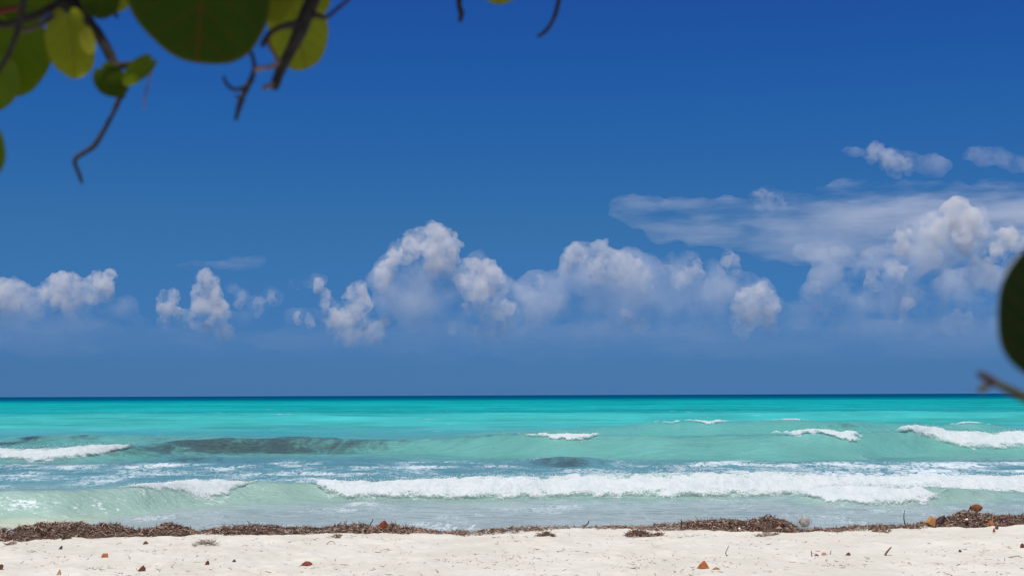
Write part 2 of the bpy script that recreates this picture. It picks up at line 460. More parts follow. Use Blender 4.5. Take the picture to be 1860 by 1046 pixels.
OCT_T = np.array([(0, 2, 4), (2, 1, 4), (1, 3, 4), (3, 0, 4), (2, 0, 5), (1, 2, 5), (3, 1, 5), (0, 3, 5)])

def breaker(label, wave, prof, seed, thick=0.10, step=1.3, lump=0.22, spray=1.0, ragged=0.5):
    """prof: (px, t_top, t_bottom) - where the white water lies on the wave face; t 0 is the crest, 1 the foot"""
    a, bb = prof[0][0], prof[-1][0]
    tt, tb = curve([(q[0], q[1]) for q in prof], 8), curve([(q[0], q[2]) for q in prof], 8)
    px = np.arange(a, bb + step, step)
    yc, A = wave.at(px)
    span = np.maximum(tb(px) - tt(px), 0.02)
    n = 64
    v = np.linspace(-0.25, 1.25, n)
    V, Pm = np.meshgrid(v, px, indexing='ij')
    Tm = tt(px)[None, :] + V * span[None, :]
    Yw = yc[None, :] - Tm * wave.wf
    Xw = (Pm - PW / 2) / F * yc[None, :]
    Zw = sea_h(Xw, Yw)
    ends = sstep(a, a + 60, Pm) * sstep(bb, bb - 60, Pm)
    inside = np.minimum(V, 1 - V) * 2            # 1 in the middle, 0 at the edges, negative outside
    q = lump
    nz = 0.42 * billow(Xw / q, (Yw * 0.7 + Zw * 1.3) / q, seed, 5, 0.62) + 0.38 * fbm(Xw / (q * 0.25), (Yw * 0.7 + Zw) / (q * 0.25), seed + 40, 3, 0.7)
    nz2 = fbm(Xw / (q * 3.2), (Yw + Zw) / (q * 3.2), seed + 9, 3)
    body = np.clip(inside, 0, 1) ** 0.5
    mask = inside + ragged * (fbm(Xw / (q * 0.8), (Yw + Zw) / (q * 0.8), seed + 20, 4) - 0.5) * 1.7 + 0.3 * (nz2 - 0.5) - (1 - ends) * 0.9
    th = thick * np.minimum(body, np.clip(mask * 1.6, 0, 1) ** 0.6) * (0.35 + 0.9 * nz + 0.7 * (nz2 - 0.3)) + 0.006
    lumps = np.clip(fbm(Xw / 0.55, Xw * 0, seed + 60, 3) - 0.35, 0, 1) + 0.6 * np.clip(fbm(Xw / 0.2, V * 1.5, seed + 61, 2) - 0.45, 0, 1)
    Zw2 = Zw + th * 0.95 + thick * 0.55 * lumps * np.clip(1 - V * 1.3, 0, 1) * np.clip(mask * 2, 0, 1)
    Yw2 = Yw - th * 0.45
    ok = (mask[:-1, :-1] > 0) & (mask[1:, :-1] > 0) & (mask[:-1, 1:] > 0) & (mask[1:, 1:] > 0)
    quads = grid_quads(n, len(px))[ok.ravel()]
    verts = np.stack([Xw, Yw2, Zw2], -1).reshape(-1, 3)
    used = np.zeros(len(verts), bool); used[quads.ravel()] = True
    idx = np.cumsum(used) - 1
    verts, quads = verts[used], idx[quads]
    edge = mask.reshape(-1)[used]
    # droplets and flecks thrown up along the crest and the ragged foot
    r = np.random.default_rng(seed)
    k = int(len(px) * 2.6 * spray)
    ci = r.integers(0, len(px), k)
    top = r.random(k) < 0.85
    vt = np.where(top, r.normal(0.05, 0.06, k), r.normal(1.0, 0.12, k))
    t_ = tt(px[ci]) + vt * span[ci]
    yw = yc[ci] - t_ * wave.wf - 0.4 * thick; xw = (px[ci] - PW / 2) / F * yc[ci]
    zw = sea_h(xw, yw) + np.where(top, thick * 0.5 + np.abs(r.normal(0, 0.030, k)) * (thick / 0.1), 0.012)
    keep = (ends[0, ci] > r.random(k) * 0.6)
    ce = np.stack([xw, yw, zw], -1)[keep]
    sz = 0.002 + 0.0075 * r.random(len(ce)) ** 2.5 * (yc.mean() / 24.0) ** 0.6
    dv = (ce[:, None, :] + OCT_V[None] * sz[:, None, None] * r.uniform(0.7, 1.5, (len(ce), 1, 3))).reshape(-1, 3)
    dt = (OCT_T[None] + (np.arange(len(ce)) * 6)[:, None, None]).reshape(-1, 3) + len(verts)
    me = mesh_np('breaking_wave', np.concatenate([verts, dv]), quads, dt)
    float_attr(me, 'edge', np.concatenate([edge, np.ones(len(dv))]))
    return tag(link('breaking_wave', me, FOAM), label, 'wave', 'white breaking waves rolling towards the beach')

breaker('longest white breaker, rolling in along the shallows from left of centre to the right edge', W1,
        [(555, -0.05, 0.05), (590, -0.04, 0.55), (640, -0.02, 0.98), (720, -0.02, 1.0), (900, -0.02, 1.0), (1100, -0.04, 1.0), (1250, -0.05, 1.0), (1400, -0.08, 1.0),
         (1450, -0.1, 0.9), (1520, -0.1, 0.75), (1600, -0.1, 0.7), (1700, -0.1, 0.72), (1800, -0.1, 0.95), (1900, -0.1, 1.0), (2300, -0.1, 1.0)], 401, 0.11)
breaker('small white roll lying just in front of the longest breaker at its right', W1B,
        [(1425, 0.0, 0.4), (1480, -0.05, 0.95), (1560, -0.1, 1.05), (1640, -0.1, 1.02), (1690, -0.1, 0.9), (1712, -0.1, 0.3)], 411, 0.07)
breaker('short white breaker in the shallows, left of the gap of green water', W1,
        [(212, -0.05, 0.04), (270, -0.05, 0.28), (330, -0.05, 0.55), (400, -0.05, 0.78), (440, -0.05, 0.72), (470, -0.05, 0.15)], 421, 0.045)
breaker('white breaker at the left edge, farther out beside dark weedy water', W2,
        [(-260, 0.2, 0.62), (0, 0.2, 0.58), (60, 0.17, 0.72), (130, 0.13, 0.86), (185, 0.13, 0.92), (225, 0.14, 0.6), (276, 0.18, 0.24)], 431, 0.12, lump=0.30)
breaker('thick white breaker curling at the right edge, farther out', W2,
        [(1600, 0.04, 0.10), (1645, -0.02, 0.14), (1680, 0.0, 0.36), (1710, 0.06, 0.64), (1760, 0.08, 0.68), (1830, 0.06, 0.6), (1900, 0.06, 0.57), (2200, 0.06, 0.6)], 441, 0.13, lump=0.30)
breaker('thin white crest breaking in the middle of the green swell', W2,
        [(940, 0.08, 0.14), (985, 0.06, 0.26), (1030, 0.06, 0.30), (1070, 0.06, 0.24), (1110, 0.08, 0.12)], 451, 0.10, lump=0.25, ragged=0.7)
breaker('small white crest with a broken string of foam to its left', W2,
        [(1395, -0.02, 0.06), (1430, 0.0, 0.13), (1480, 0.02, 0.12), (1510, 0.0, 0.30), (1545, -0.02, 0.42), (1572, 0.02, 0.2)], 461, 0.11, lump=0.25, ragged=0.9)
breaker('tiny whitecap, left one of a near pair on the far swell', W3, [(1186, -0.05, 0.05), (1208, -0.08, 0.26), (1230, -0.08, 0.22), (1246, -0.05, 0.05)], 471, 0.10, step=0.8, lump=0.3, spray=0.4, ragged=0.7)
breaker('wider whitecap to the right of the tiny one on the far swell', W3, [(1240, -0.05, 0.05), (1268, -0.1, 0.40), (1295, -0.1, 0.30), (1324, -0.05, 0.05)], 481, 0.12, step=0.8, lump=0.3, spray=0.5, ragged=0.7)
breaker('faint thin whitecap pair on the far swell, right of centre', W3, [(1385, -0.1, 0.0), (1410, -0.12, 0.10), (1432, -0.08, 0.0), (1450, -0.12, 0.08), (1478, -0.1, 0.0)], 491, 0.06, step=0.8, lump=0.3, spray=0.4, ragged=0.9)
breaker('thin pointed whitecap behind the thick right-hand breaker', W3, [(1715, -0.08, 0.0), (1745, -0.12, 0.10), (1765, -0.1, 0.08), (1795, -0.06, 0.0)], 501, 0.07, step=0.8, lump=0.3, spray=0.4, ragged=0.8)
breaker('lone distant whitecap on the turquoise water, left of centre', W4, [(494, -0.1, 0.0), (510, -0.12, 0.10), (522, -0.12, 0.14), (540, -0.1, 0.0)], 511, 0.12, step=0.6, lump=0.5, spray=0.0, ragged=0.25)

# ------------------------------------------------------------------ clouds: volumes far out over the sea
def puff_mesh(name, puffs, dist, r, jit, sq):
    bm = bmesh.new(); k = dist / F
    cx = sum(p[0] for p in puffs) / len(puffs); cyy = sum(p[1] for p in puffs) / len(puffs)
    o0 = at(cx, cyy, dist)
    for pf in puffs:
        px, py, rad = pf[:3]; w = pf[3] if len(pf) > 3 else 1.0
        c = at(px, py, dist + r.uniform(-jit, jit) * rad * k * 2) - o0
        mm = Matrix.Translation(c) @ Matrix.Diagonal((rad * k * w, rad * k * max(1.0, w * 0.6), rad * k * sq if w > 1 else rad * k, 1))
        bmesh.ops.create_icosphere(bm, subdivisions=3, radius=1.0, matrix=mm)
    me = bpy.data.meshes.new(name); bm.to_mesh(me); bm.free()
    o = bpy.data.objects.new(name, me); C.objects.link(o); o.location = o0
    return o, cx

def roughen(o, vox, disp, r):
    md = o.modifiers.new('union', 'REMESH'); md.mode = 'VOXEL'; md.voxel_size = vox
    for i, (size, st) in enumerate(disp):
        tx_ = bpy.data.textures.new('billow', 'CLOUDS'); tx_.noise_scale = size; tx_.noise_depth = 3 if i else 1
        tx_.noise_basis = 'ORIGINAL_PERLIN'
        dm = o.modifiers.new('billow', 'DISPLACE'); dm.texture = tx_; dm.strength = st; dm.mid_level = 0.5; dm.texture_coords = 'GLOBAL'
    m2 = o.modifiers.new('skin', 'REMESH'); m2.mode = 'VOXEL'; m2.voxel_size = vox * 0.9

def vapour(o, dist, cx, dens, fade, nz, nsize, stretch, low, albedo, steps, aniso=0.1):
    s = Nodes('cloud vapour')
    geo = s.n('NewGeometry'); sep = s.n('SeparateXYZ'); s.t.links.new(geo.outputs['Position'], sep.inputs[0])
    zt, zb = at(cx, fade[0], dist).z, at(cx, fade[1], dist).z
    hf = s.ramp(sep.outputs['Z'], zb, zt, low, 1.0)
    nn = s.noise(1.0 / nsize, 8, 0.70, vec=geo.outputs['Position'], size=stretch)
    den = s.math('MULTIPLY', s.math('MULTIPLY', s.ramp(nn, nz[0], nz[1]), hf), dens)
    pv = s.n('VolumePrincipled')
    pv.inputs['Color'].default_value = (*albedo, 1); pv.inputs['Anisotropy'].default_value = aniso
    s.t.links.new(den, pv.inputs['Density'])
    s.t.links.new(pv.outputs[0], s.out.inputs['Volume'])
    s.m.cycles.volume_step_rate = 10.0 / steps
    o.data.materials.append(s.m)

def cloud(label, body, crown=None, dist=16000.0, dens=0.0024, cdens=0.0078, fade=(460, 650), low=0.0, nz=(0.40, 0.62), nsize=460.0, stretch=(1, 1, 1), sq=0.85, grow=1.04, vox=23.0):
    """body: soft veil of the cloud; crown: its dense sunlit heads. Entries are (px, py, radius in photo pixels, optional width factor)"""
    r = random.Random(label)
    root = empty('cloud', at(body[0][0], body[0][1], dist))
    tag(root, label, 'cloud', 'white clouds over the sea')
    bpy.context.view_layer.update()
    def adopt(o):
        o.parent = root; o.matrix_parent_inverse = Matrix.Translation(root.location).inverted()
    o, cx = puff_mesh('veil', [(q[0], q[1], q[2] * grow, *q[3:]) for q in body], dist, r, 0.2, sq)
    roughen(o, vox, ((vox * 18, vox * 9), (vox * 6, vox * 5.5), (vox * 2.8, vox * 2.6)), r)
    vapour(o, dist, cx, dens, fade, nz, nsize, stretch, low, (0.965, 0.975, 0.985), 60)  # bluish albedo stands in for airlight and sky-lit shade
    adopt(o)
    if crown:
        ext = []
        for q in crown:                        # smaller heads budding from each head
            q = (q[0], q[1] + q[2] * 0.25, q[2] * 1.3)
            ext += [q, (q[0] + r.uniform(-0.5, 0.5) * q[2], q[1] + q[2] * 0.9, q[2] * 1.1), (q[0] + r.uniform(-0.8, 0.8) * q[2], q[1] + q[2] * 1.9, q[2] * 1.1)]
            for i in range(7):
                a = r.uniform(-0.3, math.pi + 0.3); f = r.uniform(0.30, 0.55)
                ext.append((q[0] + math.cos(a) * q[2] * 0.85, q[1] - math.sin(a) * q[2] * 0.8, q[2] * f))
        o, cx = puff_mesh('crown', ext, dist, r, 0.8, sq)
        roughen(o, 10.0, ((190, 90), (70, 70), (26, 30)), r)
        ys_ = [q[1] for q in crown]
        vapour(o, dist, cx, cdens, (min(ys_) + 0.3 * (max(ys_) - min(ys_)), max(ys_) + 60), (0.41, 0.60), 190.0, (1, 1, 1), 0.05, (0.992, 0.966, 0.932), 100)  # warm albedo tints the heads as warmer sunlight would
        adopt(o)
    return root

cloud('low white cloud bank with three bumps at the far left',
      [(8, 540, 30), (45, 548, 32), (110, 532, 32), (90, 550, 36), (150, 548, 34), (185, 522, 26), (170, 545, 32), (215, 562, 28, 1.4), (60, 578, 34, 1.8), (150, 580, 30, 1.8), (-40, 545, 40), (-110, 550, 45), (250, 590, 18, 1.4)],
      [(20, 517, 13), (45, 524, 10), (2, 522, 15), (110, 512, 15), (125, 506, 12), (95, 519, 12), (75, 525, 9), (148, 516, 9), (185, 504, 12), (198, 498, 9), (175, 512, 11), (130, 527, 13), (60, 535, 12), (-40, 525, 20)])
cloud('cloud with a slender white tower and a lower lump at its left',
      [(375, 510, 20), (372, 532, 25), (382, 555, 26), (395, 580, 24), (303, 550, 20), (308, 570, 22), (335, 575, 18), (355, 575, 18), (425, 585, 22, 1.6)],
      [(372, 500, 11), (380, 510, 11), (370, 520, 13), (384, 524, 11), (375, 537, 14), (392, 541, 10), (396, 556, 13), (385, 563, 12), (406, 574, 11), (410, 585, 9), (300, 536, 9), (313, 533, 7), (291, 546, 7), (310, 549, 9), (300, 560, 9), (320, 563, 7), (336, 569, 7), (350, 567, 8), (362, 571, 8)], fade=(480, 620), vox=16.0)
cloud('small ragged cloud puffs right of the slender tower', [(440, 537, 15), (470, 552, 17), (495, 538, 19), (462, 570, 16, 1.5), (420, 522, 12, 1.4)], [(472, 545, 6), (440, 535, 7), (468, 556, 6), (492, 530, 7)], dens=0.0024, cdens=0.004, fade=(480, 600), vox=16.0)
cloud('lumpy white cloud just left of the tallest cloud',
      [(648, 532, 20), (660, 552, 22), (610, 577, 28), (650, 584, 30), (685, 585, 22), (590, 545, 16), (570, 510, 14, 1.8), (535, 515, 12), (630, 600, 28, 1.6), (550, 574, 22, 1.5), (730, 600, 20, 1.6)],
      [(648, 523, 12), (637, 531, 9), (656, 535, 9), (668, 550, 9), (654, 553, 8), (690, 578, 8), (699, 574, 7), (650, 580, 13), (630, 571, 12), (610, 566, 10), (640, 594, 10), (670, 592, 10), (592, 532, 7), (600, 545, 7), (580, 512, 6), (614, 584, 11), (598, 576, 9), (632, 588, 10), (688, 594, 9), (560, 572, 6), (540, 568, 6)], fade=(490, 630), vox=16.0)
cloud('tallest cumulus cloud with a bluish hollow near its white crown',
      [(790, 440, 30), (760, 450, 30), (735, 470, 32), (800, 468, 36), (705, 492, 30), (755, 502, 54), (800, 522, 48), (690, 508, 26), (770, 552, 64, 1.2), (720, 548, 44),
       (865, 488, 28), (895, 500, 28), (850, 515, 38), (900, 528, 38), (880, 562, 48), (840, 588, 38, 1.5), (900, 592, 30, 1.4), (780, 592, 44, 1.5), (960, 560, 46, 1.6), (860, 610, 36, 2.6), (720, 605, 34, 2.2)],
      [(770, 421, 12), (790, 419, 13), (811, 426, 12), (824, 441, 10), (750, 431, 11), (735, 441, 10), (720, 455, 10), (708, 468, 9), (802, 440, 14), (815, 458, 12), (786, 436, 11), (818, 472, 9), (690, 496, 9), (699, 482, 8),
       (860, 479, 12), (846, 480, 10), (880, 489, 12), (899, 493, 11), (890, 480, 9), (855, 500, 12), (872, 510, 12), (840, 505, 8), (911, 506, 8), (906, 536, 10), (912, 550, 9), (896, 560, 12), (926, 560, 10), (880, 575, 9), (890, 600, 8), (870, 598, 7), (822, 585, 6), (846, 555, 5)])
cloud('broad cloud bank with a flat white shoulder right of centre',
      [(1060, 460, 26), (1085, 460, 26), (1045, 480, 30), (1100, 484, 36), (1140, 482, 30), (1070, 512, 50), (1130, 518, 46), (970, 522, 34), (1010, 532, 44), (1000, 562, 48), (1180, 492, 30), (1215, 492, 30), (1250, 492, 32), (1290, 497, 32), (1210, 522, 48, 1.4), (1290, 527, 42, 1.3), (1120, 562, 52, 1.8), (1250, 562, 44, 1.8), (1350, 560, 44, 1.8), (1330, 520, 36, 1.6), (1060, 600, 36, 3.0), (1260, 600, 36, 3.0), (1420, 575, 36, 2.2)],
      [(1046, 450, 11), (1065, 444, 9), (1084, 442, 8), (1097, 441, 6), (1036, 462, 10), (1060, 460, 10), (1110, 463, 11), (1131, 469, 11), (1154, 478, 11), (1164, 490, 11), (1140, 486, 10), (1090, 473, 11), (975, 508, 8), (1250, 484, 9), (1265, 478, 8), (1322, 461, 9), (1332, 468, 7), (1240, 500, 8)], cdens=0.0062)
cloud('compact rounded cumulus standing alone under a patch of blue',
      [(1385, 528, 20), (1360, 538, 22), (1395, 550, 20), (1350, 562, 24), (1385, 572, 24), (1340, 582, 20), (1370, 588, 26)],
      [(1388, 519, 9), (1375, 526, 10), (1399, 535, 9), (1355, 529, 8), (1340, 541, 9), (1365, 545, 11), (1401, 555, 9), (1345, 560, 10), (1376, 565, 10), (1396, 574, 9), (1335, 579, 8), (1360, 582, 9)], cdens=0.007, fade=(500, 635), vox=16.0)
cloud('small low wisp of cloud below the broad bank', [(1138, 570, 13), (1160, 579, 15, 1.6), (1190, 586, 11, 1.8)], [(1135, 568, 6), (1150, 576, 7), (1170, 582, 6)], dens=0.0016, cdens=0.004, fade=(540, 612), vox=15.0)
cloud('pale sprawling cloud bank under the bright right-hand cumulus',
      [(1500, 500, 28, 1.4), (1560, 500, 34, 1.4), (1620, 495, 36, 1.4), (1500, 535, 36, 1.3), (1570, 540, 42, 1.5), (1640, 550, 42, 1.6), (1720, 560, 38, 1.8), (1800, 560, 34, 1.8), (1690, 582, 28, 2), (1540, 574, 26, 1.8), (1640, 470, 34, 2.2), (1780, 520, 50, 1.8), (1880, 560, 46, 1.8), (1500, 460, 24, 2.4), (1600, 605, 30, 3.4), (1800, 600, 34, 3.0)],
      [(1585, 498, 8), (1620, 480, 8), (1635, 490, 8), (1580, 510, 7), (1480, 515, 7), (1650, 540, 8), (1640, 560, 8), (1760, 575, 8), (1740, 572, 8), (1720, 580, 8), (1500, 565, 7)], dens=0.0034, cdens=0.005, fade=(440, 640))
cloud('bright white cumulus heap near the right edge',
      [(1740, 390, 32), (1725, 405, 34), (1760, 408, 34), (1690, 415, 30), (1710, 430, 32), (1770, 434, 36), (1650, 432, 32), (1690, 444, 40), (1740, 450, 44), (1835, 434, 28), (1810, 450, 32), (1860, 448, 34), (1900, 455, 40), (1760, 495, 46, 1.2), (1810, 495, 42), (1840, 505, 42), (1720, 500, 44, 1.3)],
      [(1735, 369, 11), (1750, 371, 10), (1722, 379, 10), (1765, 385, 10), (1741, 388, 14), (1695, 401, 11), (1681, 406, 9), (1711, 402, 11), (1770, 405, 12), (1750, 409, 14), (1780, 425, 10), (1700, 415, 11), (1640, 424, 10), (1822, 426, 10), (1836, 421, 9), (1811, 441, 9), (1850, 441, 12), (1838, 449, 10), (1882, 446, 13), (1790, 481, 11), (1770, 476, 9), (1800, 499, 10), (1782, 491, 10), (1842, 482, 13)],
      dist=14500.0, fade=(390, 560), low=0.0, dens=0.0036, cdens=0.011)
cloud('thin grey veil of cloud spread across the upper right',
      [(1180, 385, 26, 3.0), (1330, 385, 30, 3.4), (1450, 390, 40, 3.4), (1560, 400, 50, 3.4), (1680, 390, 58, 3.2), (1800, 395, 62, 3.2), (1900, 400, 62, 3.0), (1450, 445, 34, 4.0), (1620, 455, 38, 4.0), (1270, 425, 24, 4.0), (1140, 370, 16, 2.2), (1270, 372, 12, 3.0), (1560, 345, 22, 3.4), (1700, 350, 26, 3.4), (1840, 345, 28, 3.0)],
      dist=18500.0, dens=0.0017, fade=(330, 500), low=0.45, nz=(0.38, 0.72), nsize=800.0, stretch=(0.45, 0.45, 2.6), vox=40.0)
cloud('long low blue grey haze of cloud lying just over the horizon',
      [(-60, 600, 44, 4), (120, 612, 40, 4), (330, 618, 34, 5), (560, 618, 36, 5), (800, 622, 40, 5), (1020, 622, 42, 5), (1260, 620, 44, 5), (1500, 618, 46, 5), (1740, 618, 48, 5), (1940, 616, 50, 4)],
      dist=21000.0, dens=0.00018, fade=(560, 705), low=0.0, nz=(0.30, 0.75), nsize=1100.0, stretch=(0.5, 0.5, 1.8), vox=45.0)
cloud('pale rounded puff on the top edge of the grey veil', [(1390, 355, 20, 1.5), (1375, 360, 16), (1420, 360, 16, 1.8)], [(1388, 350, 7), (1378, 356, 7), (1400, 356, 7), (1418, 358, 6)], dist=17500.0, dens=0.0012, cdens=0.003, fade=(330, 390), vox=18.0)
cloud('small slanting white cloud high at the upper right', [(1590, 275, 17, 1.3), (1610, 283, 19, 1.5), (1640, 292, 22, 1.7), (1690, 300, 18, 2.0), (1545, 275, 12, 2.0)], [(1588, 270, 7), (1600, 275, 8), (1615, 283, 9), (1632, 290, 9), (1650, 294, 7)], dist=13000.0, dens=0.0036, cdens=0.0045, fade=(255, 330), low=0.2, nsize=300.0, vox=15.0)
cloud('faint high cloud touching the right edge', [(1770, 282, 17, 1.7), (1800, 287, 21, 1.7), (1850, 292, 24, 1.8), (1900, 290, 28, 1.5)], dist=13000.0, dens=0.0032, fade=(250, 340), low=0.3, nsize=300.0, vox=18.0)
cloud('thin flat streak of cloud above the slender tower', [(400, 482, 13, 4.5), (350, 484, 8, 4.0), (455, 476, 10, 3.0)], dens=0.0009, fade=(460, 505), low=0.3, nz=(0.38, 0.66), nsize=420.0, vox=18.0, stretch=(0.5, 0.5, 2.0))

# ------------------------------------------------------------------ seaweed wrack along the waterline
d_cv = curve([(-400, 1.0), (340, 1.0), (365, 0.45), (390, 1.0), (470, 0.9), (760, 0.85), (810, 0.5), (850, 0.7), (930, 0.65), (985, 0.45), (1020, 0.15), (1060, 0.2), (1110, 0.5), (1160, 0.5), (1240, 0.8), (1300, 1.0), (1420, 1.0), (1462, 0.25), (1500, 0.6), (1620, 0.65), (1700, 1.0), (2300, 1.0)], 8)
BW = 0.30
def bank_h(px, sv):                          # height of the mound over the sand; sv 0 at its foot, 1 at its ridge
    yb = bank_y(px); yc = yb + BW
    xs_ = (px - PW / 2) / F * yc
    zc = EYE - (t_cv(px) - hor(px)) / F * yc
    hh = np.clip(zc - sand_h(xs_, yc) - 0.012, 0.006, 0.6) * np.clip(d_cv(px) * 1.15, 0.35, 1)
    pf = np.where(sv < 1, np.sin(np.clip(sv, 0, 1) * math.pi / 2) ** 0.8, np.clip(1 - ((sv - 1) / 1.1) ** 2, 0, 1))
    return hh * pf * (0.62 + 0.75 * fbm(px / 13.0, sv * 1.5, 705, 3))
def bank_point(px, sv):
    y = bank_y(px) + sv * BW
    x = (px - PW / 2) / F * y
    return x, y, sand_h(x, y) + bank_h(px, sv) * (0.75 + 0.5 * fbm(x * 6, y * 6, 701, 2))

s = Nodes('dried seagrass')
ca = s.attr('blade', 'Color'); g = s.noise(60, 3, 0.6)
col = s.mix(s.ramp(g, 0.35, 0.7, 0, 0.25), ca, (0.05, 0.035, 0.025))
s.pbr(col, 0.75, 0.25, s.bump(g, 0.3, 0.003))
WEED = s.m
PAL = np.array([(0.16, 0.085, 0.060), (0.29, 0.165, 0.112), (0.41, 0.275, 0.205), (0.58, 0.44, 0.34), (0.055, 0.036, 0.027), (0.16, 0.13, 0.04), (0.52, 0.42, 0.31), (0.30, 0.20, 0.07)])
PALW = np.array([0.22, 0.22, 0.20, 0.13, 0.11, 0.05, 0.04, 0.03])
def blades(x, y, z, r, length=(0.03, 0.095), width=(0.004, 0.010), lift=0.34, pal=PAL, palw=PALW):
    n = len(x)
    L = r.uniform(*length, n); Wd = r.uniform(*width, n)
    az = r.uniform(0, 2 * math.pi, n); el = np.clip(r.normal(0.15, lift, n), -0.5, 1.4)
    d = np.stack([np.cos(az) * np.cos(el), np.sin(az) * np.cos(el), np.sin(el)], -1)
    sd = np.cross(d, r.normal(0, 1, (n, 3))); sd /= np.linalg.norm(sd, axis=1)[:, None] + 1e-9
    bend = np.cross(d, sd) * (L * r.normal(0, 0.28, n))[:, None]
    c = np.stack([x, y, z], -1)
    rows_ = []
    for t, wv in ((-0.5, 0.45), (-0.17, 1.0), (0.17, 1.0), (0.5, 0.35)):
        mid = c + d * (L * t)[:, None] + bend * (4 * t * t)
        rows_ += [mid - sd * (Wd * wv / 2)[:, None], mid + sd * (Wd * wv / 2)[:, None]]
    v = np.stack(rows_, 1).reshape(-1, 3)
    base = (np.arange(n) * 8)[:, None, None]
    q = (np.array([(0, 1, 3, 2), (2, 3, 5, 4), (4, 5, 7, 6)])[None] + base).reshape(-1, 4)
    cc = pal[r.choice(len(pal), n, p=palw / palw.sum())] * r.uniform(0.75, 1.25, (n, 1))
    return v, q, np.repeat(cc, 8, axis=0)

def weed_object(name, bx, by, bz, r, under=None, **kw):
    v, q, cc = blades(bx, by, bz, r, **kw)
    if under is not None:
        uv, uq = under
        q = np.concatenate([uq, q + len(uv)]); v = np.concatenate([uv, v])
        uc = np.array([0.085, 0.056, 0.040]) * (0.6 + 0.9 * fbm(uv[:, 0] * 30, uv[:, 1] * 30 + uv[:, 2] * 30, 5, 2))[:, None]
        cc = np.concatenate([uc, cc])
    me = mesh_np(name, v, q, smooth=False)
    color_attr(me, 'blade', cc)
    return link(name, me, WEED)

r = np.random.default_rng(77)
N = 44000
bpx = r.uniform(-380, 2280, N); bs = r.beta(1.5, 1.7, N) * 1.9 - 0.12
keep = r.random(N) < d_cv(bpx) * sstep(0.22, 0.48, fbm(bpx / 9.0, bs * 3.0, 713, 2)) * np.where(bs > 1.15, 0.4, 1.0) * (0.35 + 1.1 * fbm(bpx / 22.0, bs * 2, 711, 2))
bpx, bs = bpx[keep], bs[keep]
bx, by, bz = bank_point(bpx, bs)
upx = np.arange(-390, 2290, 3.0); us = np.linspace(0.05, 2.0, 22)
US, UP = np.meshgrid(us, upx, indexing='ij')
ux, uy, uz = bank_point(UP, US)
uz = uz - 0.016 - 0.16 * np.clip(1 - d_cv(UP), 0, 1) * (0.3 + fbm(UP / 16.0, US * 2, 719, 2))
weed_line = weed_object('seaweed', bx, by, bz + r.uniform(-0.004, 0.014, len(bx)), r, (np.stack([ux, uy, uz], -1).reshape(-1, 3), grid_quads(*UP.shape)))
tag(weed_line, 'long ridge of dried brown seaweed along the edge of the water', 'seaweed', kind='stuff')

def wrack(px, py):                           # point of the mound (or of the sand before it) seen at a photo pixel
    for sv in np.linspace(-0.3, 1.0, 66):
        y = float(bank_y(px)) + sv * BW
        p = at(px, py, y)
        x_, y_, z_ = bank_point(np.array([px]), np.array([max(sv, 0.0)]))
        zs = z_[0] if sv >= 0 else float(sand_h(np.array([p.x]), np.array([y]))[0])
        if p.z <= zs + 0.004:
            break
    return at(px, py, y - 0.025)

def weed_clump(px, py, wpx, hpx, n, label, seed, pal=PAL, palw=PALW, name='seaweed_clump', **kw):
    r = np.random.default_rng(seed)
    g0 = ground(px, py); k = g0.y / F
    rx, hh = wpx / 2 * k, hpx * k
    a = r.uniform(0, 2 * math.pi, n); rad = np.sqrt(r.random(n))
    x = rx * rad * np.cos(a); y = rx * 0.7 * rad * np.sin(a)
    z = hh * np.sqrt(np.clip(1 - rad ** 2, 0, 1)) * r.uniform(0.3, 1.0, n)
    gz = sand_h(g0.x + x, g0.y + y) - g0.z
    o = weed_object(name, x, y, z + gz + 0.004, r, pal=pal, palw=palw, **kw)
    o.location = g0
    return tag(o, label, 'seaweed', 'small clumps of seaweed on the sand')
weed_clump(1160, 973, 46, 12, 420, 'separate oval clump of brown seaweed on the sand in front of the ridge', 801)
weed_clump(1193, 974, 26, 5, 90, 'sparse trail of weed beside the oval clump', 802)
weed_clump(992, 973, 34, 6, 170, 'low reddish patch of weed on the sand near the middle', 803)
weed_clump(373, 991, 46, 11, 160, 'wispy straw grey tuft of dry seagrass on open sand at the left', 804, pal=np.array([(0.30, 0.24, 0.16), (0.22, 0.17, 0.11), (0.15, 0.11, 0.07)]), palw=np.array([1, 1, 0.7]), length=(0.05, 0.13), width=(0.002, 0.004), lift=0.2)
weed_clump(121, 978, 17, 8, 160, 'small olive brown ball of weed just under the left ridge', 805, pal=np.array([(0.16, 0.13, 0.06), (0.22, 0.18, 0.10), (0.10, 0.08, 0.04)]), palw=np.array([1, 1, 1.0]), length=(0.015, 0.04))
weed_clump(20, 989, 20, 5, 40, 'thin tangle of pale brown weed near the left edge', 806)
weed_clump(1602, 966, 34, 8, 90, 'loose brown weed scraps under the thin stretch of ridge at right', 807)
weed_clump(1395, 972, 40, 5, 90, 'thin strand of weed lying below the central right ridge', 808)
weed_clump(1483, 964, 20, 7, 90, 'dark scrap of weed right beside the clear plastic bag', 809)
weed_clump(612, 976, 16, 6, 40, 'tiny twiggy scrap of weed below the ridge left of centre', 810)

